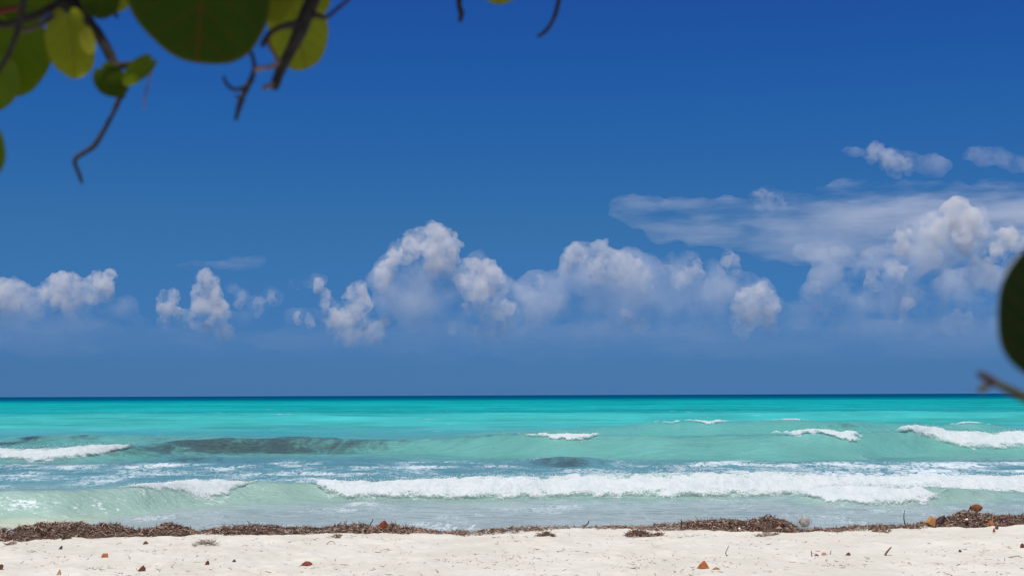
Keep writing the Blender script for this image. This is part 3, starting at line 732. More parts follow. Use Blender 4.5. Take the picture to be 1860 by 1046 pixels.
# small flecks of grass, bark and shell strewn over the sand
N = 2600
fx = r.uniform(-7, 7, 3 * N); fy = 10.6 + 5.0 * r.random(3 * N)
kp = r.random(3 * N) < 0.75 * sstep(0.42, 0.68, fbm(fx * 1.7, fy * 1.3, 733, 3)) + 0.05; fx, fy = fx[kp], fy[kp]
pal2 = np.array([(0.36, 0.30, 0.22), (0.27, 0.20, 0.14), (0.15, 0.105, 0.07), (0.46, 0.40, 0.31), (0.30, 0.17, 0.11)])
fz = sand_h(fx, fy) + 0.003
o = weed_object('beach_debris', fx, fy, fz, r, length=(0.012, 0.075), width=(0.002, 0.007), lift=0.22, pal=pal2, palw=np.array([1, 1, 0.6, 1, 0.4]))
tag(o, 'tiny flecks of dry grass, bark and twig strewn over the pale sand', 'debris', kind='stuff')

# ------------------------------------------------------------------ single finds on the beach
def tube(pts, radii, n=10, sub=6, knob=0.0, seed=0):
    P = [Vector(p) for p in pts]
    rr = random.Random(seed)
    Q, RR = [], []
    for i in range(len(P) - 1):
        p0, p1, p2, p3 = P[max(i - 1, 0)], P[i], P[i + 1], P[min(i + 2, len(P) - 1)]
        for j in range(sub):
            t = j / sub
            Q.append(0.5 * ((2 * p1) + (p2 - p0) * t + (2 * p0 - 5 * p1 + 4 * p2 - p3) * t * t + (3 * p1 - p0 - 3 * p2 + p3) * t ** 3))
            RR.append((radii[i] * (1 - t) + radii[i + 1] * t) * (1 + knob * rr.uniform(-1, 1)))
    Q.append(P[-1]); RR.append(radii[-1])
    vs, qs, ts = [], [], []
    ref = Vector((0.13, 0.21, 0.97))
    for i, p in enumerate(Q):
        t = (Q[min(i + 1, len(Q) - 1)] - Q[max(i - 1, 0)]).normalized()
        s1 = t.cross(ref)
        if s1.length < 0.05: s1 = t.cross(Vector((1, 0, 0)))
        s1.normalize(); s2 = t.cross(s1)
        for a in range(n):
            an = 2 * math.pi * a / n
            vs.append(p + (s1 * math.cos(an) + s2 * math.sin(an)) * RR[i] * (1 + knob * 0.4 * rr.uniform(-1, 1)))
    for i in range(len(Q) - 1):
        for a in range(n):
            b2 = (a + 1) % n
            qs.append((i * n + a, i * n + b2, (i + 1) * n + b2, (i + 1) * n + a))
    for end in (0, len(Q) - 1):
        vs.append(Q[end]); c = len(vs) - 1
        for a in range(n):
            b2 = (a + 1) % n
            ts.append((c, end * n + b2, end * n + a) if end == 0 else (c, end * n + a, end * n + b2))
    return [tuple(v) for v in vs], qs, ts

def plain(name, color, rough=0.7, var=0.25, scale=40.0, trans=None):
    s = Nodes(name)
    nz = s.noise(scale, 4, 0.65)
    col = s.mix(s.ramp(nz, 0.3, 0.7), tuple(c * (1 - var) for c in color), tuple(min(1, c * (1 + var)) for c in color))
    p = s.pbr(col, rough, 0.3, s.bump(nz, 0.3, 0.004))
    if trans:
        tl = s.n('BsdfTranslucent'); tl.inputs[0].default_value = (*trans, 1)
        ms = s.n('MixShader'); ms.inputs[0].default_value = 0.3
        s.t.links.new(p.outputs[0], ms.inputs[1]); s.t.links.new(tl.outputs[0], ms.inputs[2]); s.t.links.new(ms.outputs[0], s.out.inputs['Surface'])
    return s.m
LEAFM = {'orange': plain('dry orange leaf', (0.50, 0.17, 0.055), trans=(0.6, 0.2, 0.05)), 'red': plain('dry red leaf', (0.30, 0.062, 0.030), trans=(0.4, 0.08, 0.03)),
         'brown': plain('dry brown leaf', (0.17, 0.058, 0.032), trans=(0.2, 0.06, 0.03)), 'dark': plain('dark dead leaf', (0.055, 0.030, 0.028)),
         'ochre': plain('dry ochre leaf', (0.55, 0.27, 0.09), trans=(0.6, 0.3, 0.1)), 'pink': plain('faded pinkish leaf', (0.42, 0.24, 0.17)), 'rust': plain('rusty leaf', (0.28, 0.105, 0.04), trans=(0.35, 0.12, 0.04))}
WOOD = plain('driftwood', (0.17, 0.11, 0.075)); DARKWOOD = plain('dark wet twig', (0.045, 0.032, 0.026)); PALEWOOD = plain('bleached twig', (0.30, 0.22, 0.15))

def fallen_leaf(px, py, wpx, hpx, m, label, shape='oval', lift=0.0, lean=0.5, roll=0.0, seed=0, weed=False):
    """a curled dry leaf; wpx x hpx is its outline in the photo, py its lowest row"""
    r_ = random.Random(seed + int(px))
    g0 = wrack(px, py) if weed else ground(px, py); k = g0.y / F
    w, h = wpx * k / 2, hpx * k
    nu, nv = 18, 12
    vs = []
    for j in range(nv + 1):
        v = j / nv
        for i in range(nu + 1):
            u = -1 + 2 * i / nu
            if shape == 'oval':
                half = math.sqrt(max(0.0, 1 - (2 * v - 1) ** 2)) * (1 + 0.08 * math.sin(9 * v + px))
                x = u * half
            elif shape == 'peak':                                   # broad foot rising to a blunt tip
                half = max(0.0, 1 - v) ** 0.75 * (1 - 0.12 * math.sin(7 * v)) + 0.10 * (1 - v) + 0.16 * math.sin(math.pi * v)
                x = u * half * (1 - 0.25 * v) + 0.30 * v + (0.10 * math.sin(5 * v + px) if u > 0 else -0.12 * (1 - v) ** 3)
            elif shape == 'boat':                                   # lying on its side, ends drawn out
                half = 1.0
                x = u
            else:
                half = 1 - 0.4 * v; x = u * half
            zz = v * h
            if shape == 'boat':
                prof = (1 - abs(u) ** 1.8)
                zz = (0.05 + v * 0.95) * h * prof + 0.12 * h * (u + 1) * v
            fold = 0.35 * w * (u * u - 0.3) + 0.10 * w * math.sin(8 * u * v + px)
            vs.append((x * w, lean * zz + fold * 0.6 + 0.05 * w * math.sin(5 * u + 3 * v + px), zz + 0.05 * h * math.sin(7 * u + px)))
    q = grid_quads(nv + 1, nu + 1)
    me = mesh_np('fallen_leaf', vs, q)
    o = link('fallen_leaf', me, m)
    o.location = g0; o.rotation_euler = (0, roll, 0)
    sm = o.modifiers.new('thickness', 'SOLIDIFY'); sm.thickness = 0.003; sm.offset = 0
    return tag(o, label, 'leaf', 'dead leaves fallen on the beach')

L = LEAFM
fallen_leaf(1277, 1033, 21, 14, L['orange'], 'largest bright orange dead leaf standing on the open sand, right of centre', 'peak', lean=0.4)
fallen_leaf(1301, 1034, 14, 4, L['ochre'], 'thin orange sliver of leaf lying beside the largest orange leaf', 'boat')
fallen_leaf(190, 1012, 13, 7, L['orange'], 'small light orange leaf flat on the sand at the left', 'trap')
fallen_leaf(257, 1037, 14, 10, L['brown'], 'dark brown upright leaf near the bottom edge at the left', 'peak', lean=0.35)
fallen_leaf(106, 1046, 9, 12, L['pink'], 'faded pinkish leaf scrap at the bottom edge of the sand', 'peak', lean=0.3)
fallen_leaf(1, 1034, 9, 9, L['brown'], 'dark red brown leaf cut by the left edge of the picture', 'oval', lean=0.3)
fallen_leaf(557, 1027, 23, 7, L['red'], 'rusty red boat shaped leaf lying on open sand, left of centre', 'boat')
fallen_leaf(264, 988, 10, 5, L['brown'], 'small dark brown leaf below the left end of the ridge', 'boat')
fallen_leaf(110, 997, 7, 6, L['dark'], 'tiny black leaf scrap on the sand at the left', 'peak')
fallen_leaf(376, 1025, 8, 8, L['brown'], 'curled brown leaf joined to a reddish stick on the sand', 'peak', lean=0.2)
fallen_leaf(425, 1020, 7, 4, L['dark'], 'tiny dark leaf left of the boat shaped red leaf', 'boat')
fallen_leaf(1541, 1008, 9, 5, L['brown'], 'small dark red leaf on open sand, left of the leaning stick', 'peak')
fallen_leaf(1497, 1008, 10, 5, L['pink'], 'pale pink leaf scrap between two short twigs', 'trap')
fallen_leaf(1483, 1009, 9, 3, L['red'], 'thin red leaf scrap at the foot of an upright twig', 'boat')
fallen_leaf(1858, 997, 8, 10, L['brown'], 'dark oval leaf standing at the right edge of the sand', 'oval', lean=0.3)
fallen_leaf(1811, 961, 7, 5, L['brown'], 'small maroon leaf scrap just below the right ridge', 'oval')
fallen_leaf(1806, 966, 5, 7, L['red'], 'small reddish leaf stub below the maroon scrap', 'peak')
fallen_leaf(1744, 1002, 6, 4, L['dark'], 'tiny dark leaf chip on the sand at the right', 'boat')
fallen_leaf(695, 957, 19, 12, L['red'], 'copper red leaf stuck in the seaweed ridge, left of centre', 'peak', lean=0.2, weed=True)
fallen_leaf(1690, 953, 20, 15, L['ochre'], 'yellow orange leaf leaning on the seaweed, left half of a pair', 'trap', lean=0.25, roll=R(28), weed=True)
fallen_leaf(1706, 951, 18, 17, L['dark'], 'dark purple brown leaf curled beside the yellow orange one', 'peak', lean=0.15, roll=R(25), weed=True)
fallen_leaf(1775, 929, 22, 13, L['rust'], 'rusty brown leaf perched on top of the highest seaweed heap', 'oval', lean=0.15, roll=R(-6), weed=True)
fallen_leaf(1800, 952, 15, 6, L['orange'], 'bent orange leaf on the weed under the right ridge', 'boat', weed=True)
fallen_leaf(1415, 960, 12, 4, L['pink'], 'pale pinkish leaf lying flat in the seaweed left of the plastic bag', 'boat', weed=True)

def stick(pts, rad, m, label, base=None, group='loose twigs on the beach'):
    """pts in photo pixels; the first point stands on the sand or weed at row base"""
    g0 = wrack(pts[0][0], pts[0][1]) if base else ground(pts[0][0], pts[0][1]); d = g0.y
    W = [at(q[0], q[1], d + (q[2] if len(q) > 2 else 0.0)) - g0 for q in pts]
    k = d / F
    rr = [rad * k * (1 - 0.5 * i / max(1, len(pts) - 1)) for i in range(len(pts))]
    v, q, t = tube(W, rr, n=7, sub=4, knob=0.15, seed=int(pts[0][0]))
    o = link('twig', mesh_np('twig', v, q, t), m); o.location = g0
    return tag(o, label, 'twig', group)
stick([(1608, 1008), (1610, 1003), (1616, 996), (1619, 993)], 2.2, WOOD, 'short thick grey brown stick leaning on the open sand at the right')
stick([(1321, 1009), (1318, 1004), (1321, 997), (1324, 990)], 0.8, DARKWOOD, 'thin bent twig standing in open sand above the largest orange leaf')
stick([(1644, 952), (1642, 943), (1642, 934), (1643, 926)], 1.1, DARKWOOD, 'tall thin dark twig standing up out of the ridge at the right', base=957)
stick([(672, 953), (675, 948), (678, 942)], 1.2, DARKWOOD, 'short dark twig sticking up from the ridge left of the copper leaf', base=964)
stick([(1056, 955), (1063, 954), (1068, 950), (1070, 944)], 1.4, DARKWOOD, 'dark hooked twig at the waterline in the gap of the ridge', base=957)
stick([(506, 980), (512, 983), (520, 986)], 2.2, WOOD, 'stubby brown stick lying on sand below the ridge at the left', base=984)
stick([(593, 988), (599, 983), (605, 983), (610, 989)], 0.8, PALEWOOD, 'thin pale twig bent into an arch on the sand')
stick([(352, 1021), (364, 1021), (374, 1020), (377, 1019)], 1.1, PALEWOOD, 'thin reddish stick running to the curled brown leaf')
stick([(1475, 1010), (1474, 1004), (1474, 999)], 1.0, LEAFM['brown'], 'tiny upright red twig by the thin red leaf scrap')
stick([(1508, 1006), (1509, 1002), (1510, 999)], 0.8, WOOD, 'tiny upright brown twig right of the pale pink scrap')
stick([(1832, 1012), (1842, 1010), (1848, 1009), (1856, 1012)], 1.1, PALEWOOD, 'thin tan twig lying near the right edge of the sand')
stick([(1800, 955), (1803, 946), (1802, 935)], 1.3, LEAFM['ochre'], 'upright orange stalk in front of the right seaweed ridge', base=957)
stick([(1759, 930), (1761, 923), (1764, 917)], 1.0, DARKWOOD, 'short dark twig beside the rusty leaf on the highest heap', base=955)
stick([(1386, 944), (1390, 936), (1399, 934), (1404, 941)], 0.9, DARKWOOD, 'dark loop of twig arching over the central right heap', base=966)
stick([(1238, 956), (1238, 950), (1237, 943)], 1.3, DARKWOOD, 'short dark spike standing in the ridge right of the oval clump', base=962)
stick([(612, 955), (616, 951), (620, 947)], 1.0, DARKWOOD, 'small forked black twig on top of the ridge left of centre', base=966)

def stone(px, py, wpx, m, label, name, cat, squash=0.7, weed=False, seed=1):
    r_ = random.Random(seed)
    g0 = wrack(px, py) if weed else ground(px, py); k = g0.y / F
    bm = bmesh.new()
    bmesh.ops.create_icosphere(bm, subdivisions=3, radius=wpx * k / 2)
    ph = r_.uniform(0, 6)
    for v in bm.verts:
        n_ = v.co.normalized()
        f = 1 + 0.18 * math.sin(3 * n_.x + ph) * math.cos(2.5 * n_.y + ph) + 0.08 * math.sin(7 * n_.z + ph)
        v.co *= f; v.co.z = v.co.z * squash + wpx * k / 2 * squash * 0.8
    for f in bm.faces: f.smooth = True
    me = bpy.data.meshes.new(name); bm.to_mesh(me); bm.free()
    o = link(name, me, m); o.location = g0
    return tag(o, label, cat)
WHITE = plain('white shell', (0.80, 0.78, 0.74), 0.5, 0.08)
stone(1343, 961, 5, WHITE, 'small round white shell lying in the seaweed ridge right of centre', 'shell', 'shell', weed=True)
stone(1756, 944, 6, WHITE, 'oval white shell on the front of the highest seaweed heap', 'shell', 'shell', squash=0.5, weed=True, seed=3)
stone(1371, 964, 7, WHITE, 'pale angular shell scrap at the foot of the central right ridge', 'shell', 'shell', squash=0.8, seed=5)
stone(1823, 948, 6, plain('pink petal', (0.62, 0.20, 0.58), 0.6, 0.1), 'bright pink petal scrap among the seaweed near the right edge', 'flower_petal', 'petal', squash=0.6, weed=True, seed=4)
stone(1687, 989, 6, plain('tan pebble', (0.48, 0.36, 0.26), 0.8, 0.2), 'small tan pebble on the open sand at the right', 'pebble', 'pebble', seed=8)
stone(1486, 978, 5, WHITE, 'tiny white shell fragment on sand below the plastic bag', 'shell', 'shell', squash=0.5, seed=9)

# the crumpled clear plastic bag by the ridge
s = Nodes('cloudy clear plastic')
nz = s.noise(22, 4, 0.7)
p = s.pbr((0.50, 0.49, 0.45), 0.25, 0.4, s.bump(nz, 0.5, 0.01))
tr = s.n('BsdfTransparent'); ms = s.n('MixShader'); s.set(ms.inputs[0], s.ramp(nz, 0.38, 0.7, 0.10, 0.55))
s.t.links.new(tr.outputs[0], ms.inputs[1]); s.t.links.new(p.outputs[0], ms.inputs[2]); s.t.links.new(ms.outputs[0], s.out.inputs['Surface'])
PLASTIC = s.m
g0 = wrack(1460, 964) + Vector((0, -0.05, 0.01))
bag = empty('plastic_bag', g0)
tag(bag, 'crumpled cloudy clear plastic bag holding grey matter, beside the ridge', 'plastic bag')
def lump(name, rad, squ, m, parent, z, seed, rough_):
    bm = bmesh.new(); bmesh.ops.create_icosphere(bm, subdivisions=4, radius=rad)
    P_ = np.array([v.co[:] for v in bm.verts])
    n_ = fbm(P_[:, 0] / rad * 2.2 + 5, P_[:, 1] / rad * 2.2 + P_[:, 2] / rad * 1.7, seed, 3)
    for v, f in zip(bm.verts, n_):
        v.co *= 1 + rough_ * (f - 0.5); v.co.z = v.co.z * squ + z
    for f in bm.faces: f.smooth = True
    me = bpy.data.meshes.new(name); bm.to_mesh(me); bm.free()
    return link(name, me, m, parent)
lump('film', 0.088, 1.05, PLASTIC, bag, 0.085, 31, 0.35)
lump('contents', 0.056, 1.0, plain('grey matter in bag', (0.30, 0.28, 0.23), 0.9, 0.3), bag, 0.095, 32, 0.5)

# ------------------------------------------------------------------ sea grape trees: the one overhead at the left, the shrub at the right
s = Nodes('sea grape leaf')
uvc = s.attr('leaf_uv', 'Color'); base = s.attr('leaf_tint', 'Color')
sep = s.n('SeparateXYZ'); s.t.links.new(uvc, sep.inputs[0])
u, v, e = sep.outputs[0], sep.outputs[1], sep.outputs[2]
au = s.math('ABSOLUTE', u)
mid = s.ramp(au, 0.012, 0.04, 1, 0)
ph = s.math('FRACT', s.math('MULTIPLY', s.math('SUBTRACT', v, s.math('MULTIPLY', au, 0.75)), 2.6))
lat = s.ramp(s.math('ABSOLUTE', s.math('SUBTRACT', ph, 0.5)), 0.02, 0.06, 1, 0)
vein = s.math('MAXIMUM', mid, s.math('MULTIPLY', lat, 0.6))
blot = s.noise(18, 4, 0.6)
leafc = s.mix(s.ramp(blot, 0.35, 0.7, 0, 0.35), base, s.mix(1.0, base, (0.55, 0.6, 0.5), 'MULTIPLY'))
leafc = s.mix(s.ramp(e, 0.93, 1.0, 0, 0.35), leafc, (0.16, 0.14, 0.02))
leafc = s.mix(s.math('MULTIPLY', vein, 0.55), leafc, (0.10, 0.030, 0.010))
p = s.pbr(leafc, 0.5, 0.10, s.bump(s.math('ADD', s.math('MULTIPLY', vein, 0.5), blot), 0.25, 0.002))
tl = s.n('BsdfTranslucent')
s.t.links.new(s.mix(1.0, leafc, (2.0, 1.8, 0.8), 'MULTIPLY'), tl.inputs[0])
ms = s.n('MixShader'); ms.inputs[0].default_value = 0.42
s.t.links.new(p.outputs[0], ms.inputs[1]); s.t.links.new(tl.outputs[0], ms.inputs[2]); s.t.links.new(ms.outputs[0], s.out.inputs['Surface'])
LEAF = s.m
BARK = plain('grey brown bark', (0.075, 0.058, 0.046), 0.9, 0.4, 60)
BARKD = plain('dark twig bark', (0.030, 0.024, 0.021), 0.9, 0.4, 80)
BARKP = plain('pale peeling twig', (0.22, 0.15, 0.11), 0.9, 0.4, 80)
STEMR = plain('red leaf stalk', (0.11, 0.006, 0.006), 0.6, 0.2, 60)
STEMY = plain('olive green twig', (0.06, 0.055, 0.014), 0.7, 0.4, 70)
GREEN, DEEP, YELL, OLIVE = (0.026, 0.056, 0.003), (0.013, 0.027, 0.006), (0.19, 0.22, 0.018), (0.075, 0.125, 0.006)  # YELL and OLIVE are brightened to carry a backlit glow

def leaf_verts(c, rx, ry, ang, tilt_u, tilt_v, cup, seed, notch=0.22, e1=None, e2=None, e3=None):
    """an almost round leaf; ang turns its stalk in the view plane, tilts push its sides nearer or farther"""
    rr = random.Random(seed); p1, p2 = rr.uniform(0, 6), rr.uniform(0, 6)
    nr, na = 12, 64
    V, A_ = [], []
    e1, e2, e3 = e1 or rt, e2 or up, e3 or -fwd
    ca, sa = math.cos(ang), math.sin(ang)
    for i in range(nr + 1):
        q = i / nr
        for j in range(na):
            th = 2 * math.pi * j / na
            ol = 1 + 0.025 * math.sin(3 * th + p1) + 0.012 * math.sin(7 * th + p2)
            dth = abs(((th - 1.5 * math.pi + math.pi) % (2 * math.pi)) - math.pi)      # the stalk end is at -v
            ol *= 1 - notch * math.exp(-(dth / 0.20) ** 2)
            u_, v_ = q * ol * math.cos(th), q * ol * math.sin(th)
            dep = tilt_u * u_ * rx + tilt_v * v_ * ry + cup * (u_ * u_ * rx + v_ * v_ * ry) * 0.5 + 0.02 * rx * math.sin(4 * th + p1) * q ** 2
            X_, Y_ = u_ * rx, v_ * ry
            V.append(tuple(c + e1 * (X_ * ca - Y_ * sa) + e2 * (X_ * sa + Y_ * ca) + e3 * dep)); A_.append((u_, v_, q))
    Q_ = [(i * na + j, i * na + (j + 1) % na, (i + 1) * na + (j + 1) % na, (i + 1) * na + j) for i in range(nr) for j in range(na)]
    return V, Q_, A_

def leaf(px, py, rx, ry, d, parent, tint, ang=0.0, tu=0.3, tv=0.4, cup=0.25, seed=1, label=None):
    k = d / F
    V, Q_, A_ = leaf_verts(at(px, py, d), rx * k, ry * k, ang, tu, tv, cup, seed)
    me = mesh_np('leaf', V, Q_)
    color_attr(me, 'leaf_uv', np.array(A_)); color_attr(me, 'leaf_tint', np.array(tint))
    o = link('leaf', me, LEAF)
    o.parent = parent; o.matrix_parent_inverse = Matrix.Translation(parent.location).inverted()
    if label: o['label'] = label
    return o

def branch(pts, parent, m=BARKD, n=10, knob=0.07, name='twig', seed=0, sub=6):
    """pts: (px, py, distance, radius in photo pixels)"""
    W = [at(q[0], q[1], q[2]) for q in pts]; rr = [q[3] * q[2] / F for q in pts]
    v, q, t = tube(W, rr, n=n, sub=sub, knob=knob, seed=seed + len(pts))
    o = link(name, mesh_np(name, v, q, t), m)
    o.parent = parent; o.matrix_parent_inverse = Matrix.Translation(parent.location).inverted()
    return o

def limb(pts, rad, parent, name, m=BARK):
    v, q, t = tube(pts, rad, n=16, sub=8, knob=0.05, seed=len(pts))
    o = link(name, mesh_np(name, v, q, t), m)
    o.parent = parent; o.matrix_parent_inverse = Matrix.Translation(parent.location).inverted()
    return o

gz = float(sand_h(np.array([-1.75]), np.array([-0.9]))[0])
tree = empty('sea_grape_tree', (-1.75, -0.9, gz))
tag(tree, 'sea grape tree hanging round green leaves and dark bare twigs in at the top left', 'tree')
bpy.context.view_layer.update()
limb([(-1.75, -0.9, gz - 0.15), (-1.70, -0.75, 0.8), (-1.52, -0.35, 1.5), (-1.30, 0.1, 2.05), (-1.05, 0.6, 2.42)], [0.13, 0.105, 0.09, 0.075, 0.055], tree, 'trunk')
j0 = Vector((-1.05, 0.6, 2.42))
A1 = at(110, -230, 1.62); A2 = at(620, -240, 1.66); A3 = at(960, -260, 1.85); A4 = at(-160, -120, 1.55)
limb([j0, (-0.85, 1.1, 2.45), tuple(A1), tuple(at(150, -120, 1.64))], [0.05, 0.036, 0.020, 0.011], tree, 'limb')
limb([(-0.85, 1.1, 2.45), (-0.55, 1.5, 2.50), tuple(A2), tuple(A3)], [0.034, 0.027, 0.019, 0.009], tree, 'limb')
limb([j0, (-0.98, 1.15, 2.30), tuple(A4), tuple(at(-60, 10, 1.56))], [0.04, 0.026, 0.016, 0.008], tree, 'limb')

# twigs seen against the sky
branch([(150, -125, 1.64, 13), (128, -20, 1.62, 9), (150, 22, 1.6, 9), (178, 62, 1.6, 9.5), (197, 95, 1.6, 9.5), (208, 122, 1.6, 10), (216, 150, 1.6, 8), (222, 178, 1.6, 7)], tree, seed=2, sub=5)
branch([(218, 176, 1.6, 5.5), (206, 205, 1.6, 4.5), (188, 238, 1.6, 4.5), (172, 264, 1.6, 5), (156, 276, 1.6, 4.8), (138, 287, 1.6, 4.8), (136, 297, 1.6, 4), (143, 315, 1.61, 3.6), (149, 333, 1.62, 2.6)], tree, seed=3, sub=3, knob=0.12)
branch([(208, 120, 1.6, 8), (226, 119, 1.59, 7), (245, 115, 1.58, 6), (262, 104, 1.57, 5)], tree, seed=4)
branch([(-60, 10, 1.56, 10), (0, 45, 1.55, 8), (60, 30, 1.56, 7), (100, 12, 1.58, 9), (132, 4, 1.6, 9)], tree, seed=5)
branch([(48, -40, 1.5, 7), (40, 20, 1.5, 6), (30, 62, 1.5, 5.5), (12, 105, 1.5, 4.5), (-12, 145, 1.5, 3.5)], tree, seed=6)
branch([(36, 55, 1.57, 6), (62, 52, 1.57, 5), (95, 30, 1.58, 6), (130, 6, 1.6, 6)], tree, BARK, seed=7)
branch([(-30, 30, 1.52, 6), (4, 20, 1.52, 5), (32, 14, 1.52, 5)], tree, STEMR, name='leaf_stalk', seed=8)
branch([(276, 118, 1.57, 2.2), (270, 150, 1.56, 1.6), (264, 172, 1.55, 1.8), (262, 200, 1.55, 1.0)], tree, BARKP, name='leaf_stalk', seed=9)
branch([(200, 0, 1.6, 4), (208, 20, 1.6, 4), (213, 33, 1.6, 3)], tree, seed=10)
branch([(620, -240, 1.66, 26), (592, -110, 1.62, 17), (574, -20, 1.58, 14), (556, 28, 1.57, 14), (540, 68, 1.56, 13), (522, 104, 1.56, 10.5), (508, 132, 1.56, 9.5), (502, 148, 1.56, 9.5), (497, 163, 1.56, 7)], tree, BARKD, seed=11, n=14)
branch([(555, 30, 1.57, 8), (575, 28, 1.57, 5.5), (592, 32, 1.57, 4), (612, 17, 1.57, 3.6), (640, -8, 1.57, 3.4), (680, -60, 1.6, 3.6), (700, -250, 1.70, 5)], tree, seed=12)
branch([(541, 45, 1.56, 9), (515, 48, 1.55, 6), (494, 58, 1.55, 5), (482, 72, 1.55, 5), (476, 86, 1.55, 4)], tree, seed=13)
branch([(484, 66, 1.55, 4), (490, 85, 1.55, 3.2), (500, 102, 1.555, 3), (508, 118, 1.56, 3.6)], tree, seed=14, m=LEAFM['brown'])
branch([(447, 40, 1.56, 4), (451, 82, 1.55, 3.4), (459, 104, 1.55, 3.6), (462, 124, 1.55, 4), (456, 146, 1.55, 5.5), (448, 160, 1.55, 5.5), (440, 178, 1.55, 5.5), (434, 196, 1.55, 5), (428, 219, 1.55, 3.5)], tree, BARKD, seed=15, knob=0.14)
branch([(436, 178, 1.55, 3.5), (432, 176, 1.55, 3), (428, 174, 1.55, 2)], tree, seed=16)
branch([(406, 139, 1.54, 2.6), (410, 150, 1.54, 3.2), (419, 160, 1.54, 3.2), (432, 163, 1.54, 3.2), (445, 157, 1.545, 3.2), (454, 145, 1.55, 3.4), (461, 130, 1.55, 3)], tree, seed=17)
branch([(463, 128, 1.55, 5), (474, 124, 1.55, 4.5), (488, 123, 1.553, 4.5), (500, 118, 1.556, 5), (512, 112, 1.56, 5)], tree, BARKP, seed=18, knob=0.15)
branch([(500, 152, 1.56, 6), (491, 156, 1.556, 5), (482, 158, 1.555, 4.5), (478, 164, 1.555, 3.5)], tree, BARKP, seed=19, knob=0.15)
branch([(960, -260, 1.85, 9), (870, -90, 1.82, 5), (838, -15, 1.8, 5), (834, 10, 1.8, 5), (838, 25, 1.8, 5.4), (835, 41, 1.8, 3.2)], tree, seed=20, knob=0.12)
branch([(960, -260, 1.85, 9), (1004, -90, 1.84, 5), (1016, -20, 1.82, 4.3), (1013, 10, 1.82, 4.2), (1005, 36, 1.82, 3.8), (992, 56, 1.82, 3.6), (976, 68, 1.82, 2.6)], tree, seed=21, knob=0.04)

# leaves hanging in view
leaf(366, -18, 131, 133, 1.5, tree, GREEN, ang=R(172), tu=0.12, tv=-0.45, cup=0.2, seed=1, label='largest round leaf, dark green underside')
leaf(540, 48, 57, 81, 1.66, tree, YELL, ang=R(190), tu=-0.25, tv=-0.3, seed=2, label='olive yellow leaf behind the thick right twig')
leaf(132, 80, 40, 65, 1.6, tree, YELL, ang=R(183), tu=0.5, tv=-0.2, cup=0.5, seed=3, label='yellow green narrow leaf hanging between twigs')
leaf(160, 74, 17, 28, 1.575, tree, (0.26, 0.27, 0.03), ang=R(200), tu=-0.6, tv=0.1, seed=4, label='small yellow leaf standing in for a sunlit patch')  # added as the sunlit patch of the narrow leaf, brightness in its tint
leaf(22, 95, 68, 82, 1.66, tree, OLIVE, ang=R(165), tu=0.3, tv=-0.3, seed=5)
leaf(-8, 150, 52, 57, 1.64, tree, OLIVE, ang=R(150), tu=-0.3, tv=-0.3, seed=6)
leaf(-16, 268, 25, 48, 1.5, tree, OLIVE, ang=R(185), tu=0.3, tv=-0.2, seed=7)
leaf(204, 148, 28, 31, 1.58, tree, GREEN, ang=R(215), tu=0.2, tv=-0.6, cup=0.7, seed=8, label='small curled green leaf at a twig fork')
leaf(250, 126, 17, 40, 1.56, tree, OLIVE, ang=R(128), tu=0.5, tv=-0.2, cup=-0.8, seed=9, label='small folded leaf with a yellow edge')
leaf(182, 2, 36, 32, 1.55, tree, GREEN, ang=R(170), tu=0.2, tv=-0.3, seed=10)
leaf(224, 2, 14, 24, 1.62, tree, YELL, ang=R(140), tu=0.2, tv=-0.2, seed=11)
leaf(40, -8, 60, 50, 1.62, tree, OLIVE, ang=R(175), tu=0.2, tv=-0.2, seed=12)
leaf(110, -20, 44, 46, 1.66, tree, GREEN, ang=R(175), tu=0.2, tv=-0.2, seed=13)
leaf(452, -12, 36, 40, 1.62, tree, OLIVE, ang=R(185), tu=0.2, tv=-0.3, seed=14)
leaf(506, 4, 26, 38, 1.63, tree, YELL, ang=R(160), tu=-0.3, tv=-0.3, seed=15)
leaf(578, -12, 22, 36, 1.68, tree, YELL, ang=R(190), tu=0.2, tv=-0.3, seed=16)
leaf(906, -36, 44, 43, 1.75, tree, YELL, ang=R(180), tu=0.2, tv=-0.3, seed=17, label='olive yellow leaf tip at the top edge')

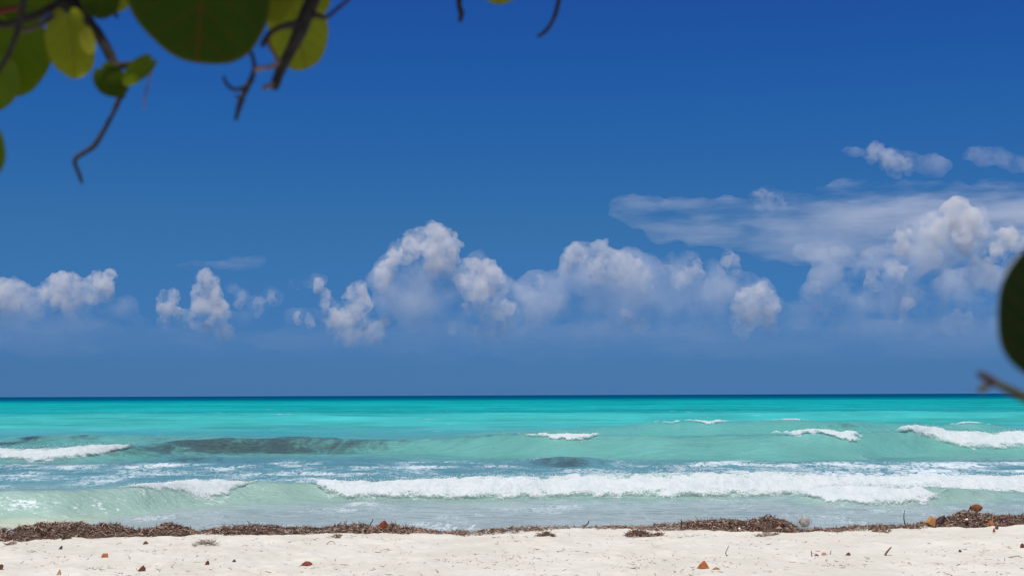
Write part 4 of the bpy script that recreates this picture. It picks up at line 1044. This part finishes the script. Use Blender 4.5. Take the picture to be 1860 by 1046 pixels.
def crown(name, parent, n, box, seed, tints):
    rr = random.Random(seed); V, Q_, A_, T_ = [], [], [], []
    for i in range(n):
        c = Vector((rr.uniform(*box[0]), rr.uniform(*box[1]), rr.uniform(*box[2])))
        nrm = Vector((rr.gauss(0, 0.5), rr.gauss(-0.1, 0.5), 1)).normalized()
        e1 = nrm.cross(Vector((rr.uniform(-1, 1), rr.uniform(-1, 1), 0.1))).normalized(); e2 = nrm.cross(e1)
        sz = rr.uniform(0.055, 0.09)
        v_, q_, a_ = leaf_verts(c, sz, sz * rr.uniform(0.9, 1.1), 0, 0, 0, 0.3, i + seed, e1=e1, e2=e2, e3=nrm)
        o_ = len(V); V += v_; A_ += a_; Q_ += [tuple(k_ + o_ for k_ in f) for f in q_]; T_ += [rr.choice(tints)] * len(v_)
    me = mesh_np(name, V, Q_); color_attr(me, 'leaf_uv', np.array(A_)); color_attr(me, 'leaf_tint', np.array(T_))
    o = link(name, me, LEAF); o.parent = parent; o.matrix_parent_inverse = Matrix.Translation(parent.location).inverted()
    o['kind'] = 'stuff'
    return o
crown('crown', tree, 560, ((-2.3, 0.5), (0.0, 2.0), (2.62, 3.3)), 60, [GREEN, OLIVE, DEEP])  # unseen loose leaves, added overhead to shade the hanging ones

gz = float(sand_h(np.array([0.78]), np.array([0.75]))[0])
shrub = empty('sea_grape_shrub', (0.78, 0.75, gz))
tag(shrub, 'sea grape shrub poking one dark leaf and a twig in at the right edge', 'shrub')
bpy.context.view_layer.update()
limb([(0.78, 0.75, gz - 0.15), (0.74, 0.80, 0.8), (0.62, 0.92, 1.45), (0.56, 0.97, 1.9), (0.52, 1.0, 2.3)], [0.040, 0.032, 0.022, 0.016, 0.009], shrub, 'trunk')
b0 = Vector((0.62, 0.92, 1.45))
T1 = at(2040, 830, 0.98)
limb([b0, tuple(T1), tuple(at(1940, 762, 1.0)), tuple(at(1862, 722, 1.0)), tuple(at(1822, 702, 1.0)), tuple(at(1800, 690, 1.0)), tuple(at(1777, 678, 1.0))], [0.012, 0.006, 0.0042, 0.0036, 0.0030, 0.0026, 0.0022], shrub, 'twig', STEMY)
branch([(1812, 698, 1.0, 3.5), (1800, 699, 1.0, 4), (1791, 702, 1.0, 6.5), (1783, 706, 1.0, 7.5), (1777, 709, 1.0, 4)], shrub, STEMY, name='bud', seed=31)
branch([(1806, 694, 1.0, 7.6), (1792, 686, 1.0, 8.0), (1783, 681, 1.0, 7.0), (1776, 676, 1.0, 4.5)], shrub, LEAFM['dark'], name='twig_tip', seed=32)
leaf(1892, 568, 74, 122, 0.93, shrub, DEEP, ang=R(6), tu=0.5, tv=0.2, seed=41, label='dark green leaf out of focus')
leaf(1975, 450, 80, 95, 0.97, shrub, DEEP, ang=R(20), tu=0.3, tv=0.3, seed=42)
branch([(1893, 452, 0.93, 4), (1960, 430, 0.95, 5), (2085, 400, 0.99, 6)], shrub, STEMR, name='leaf_stalk', seed=33)
crown('crown', shrub, 60, ((0.50, 1.15), (0.45, 1.05), (1.95, 2.75)), 80, [GREEN, DEEP])
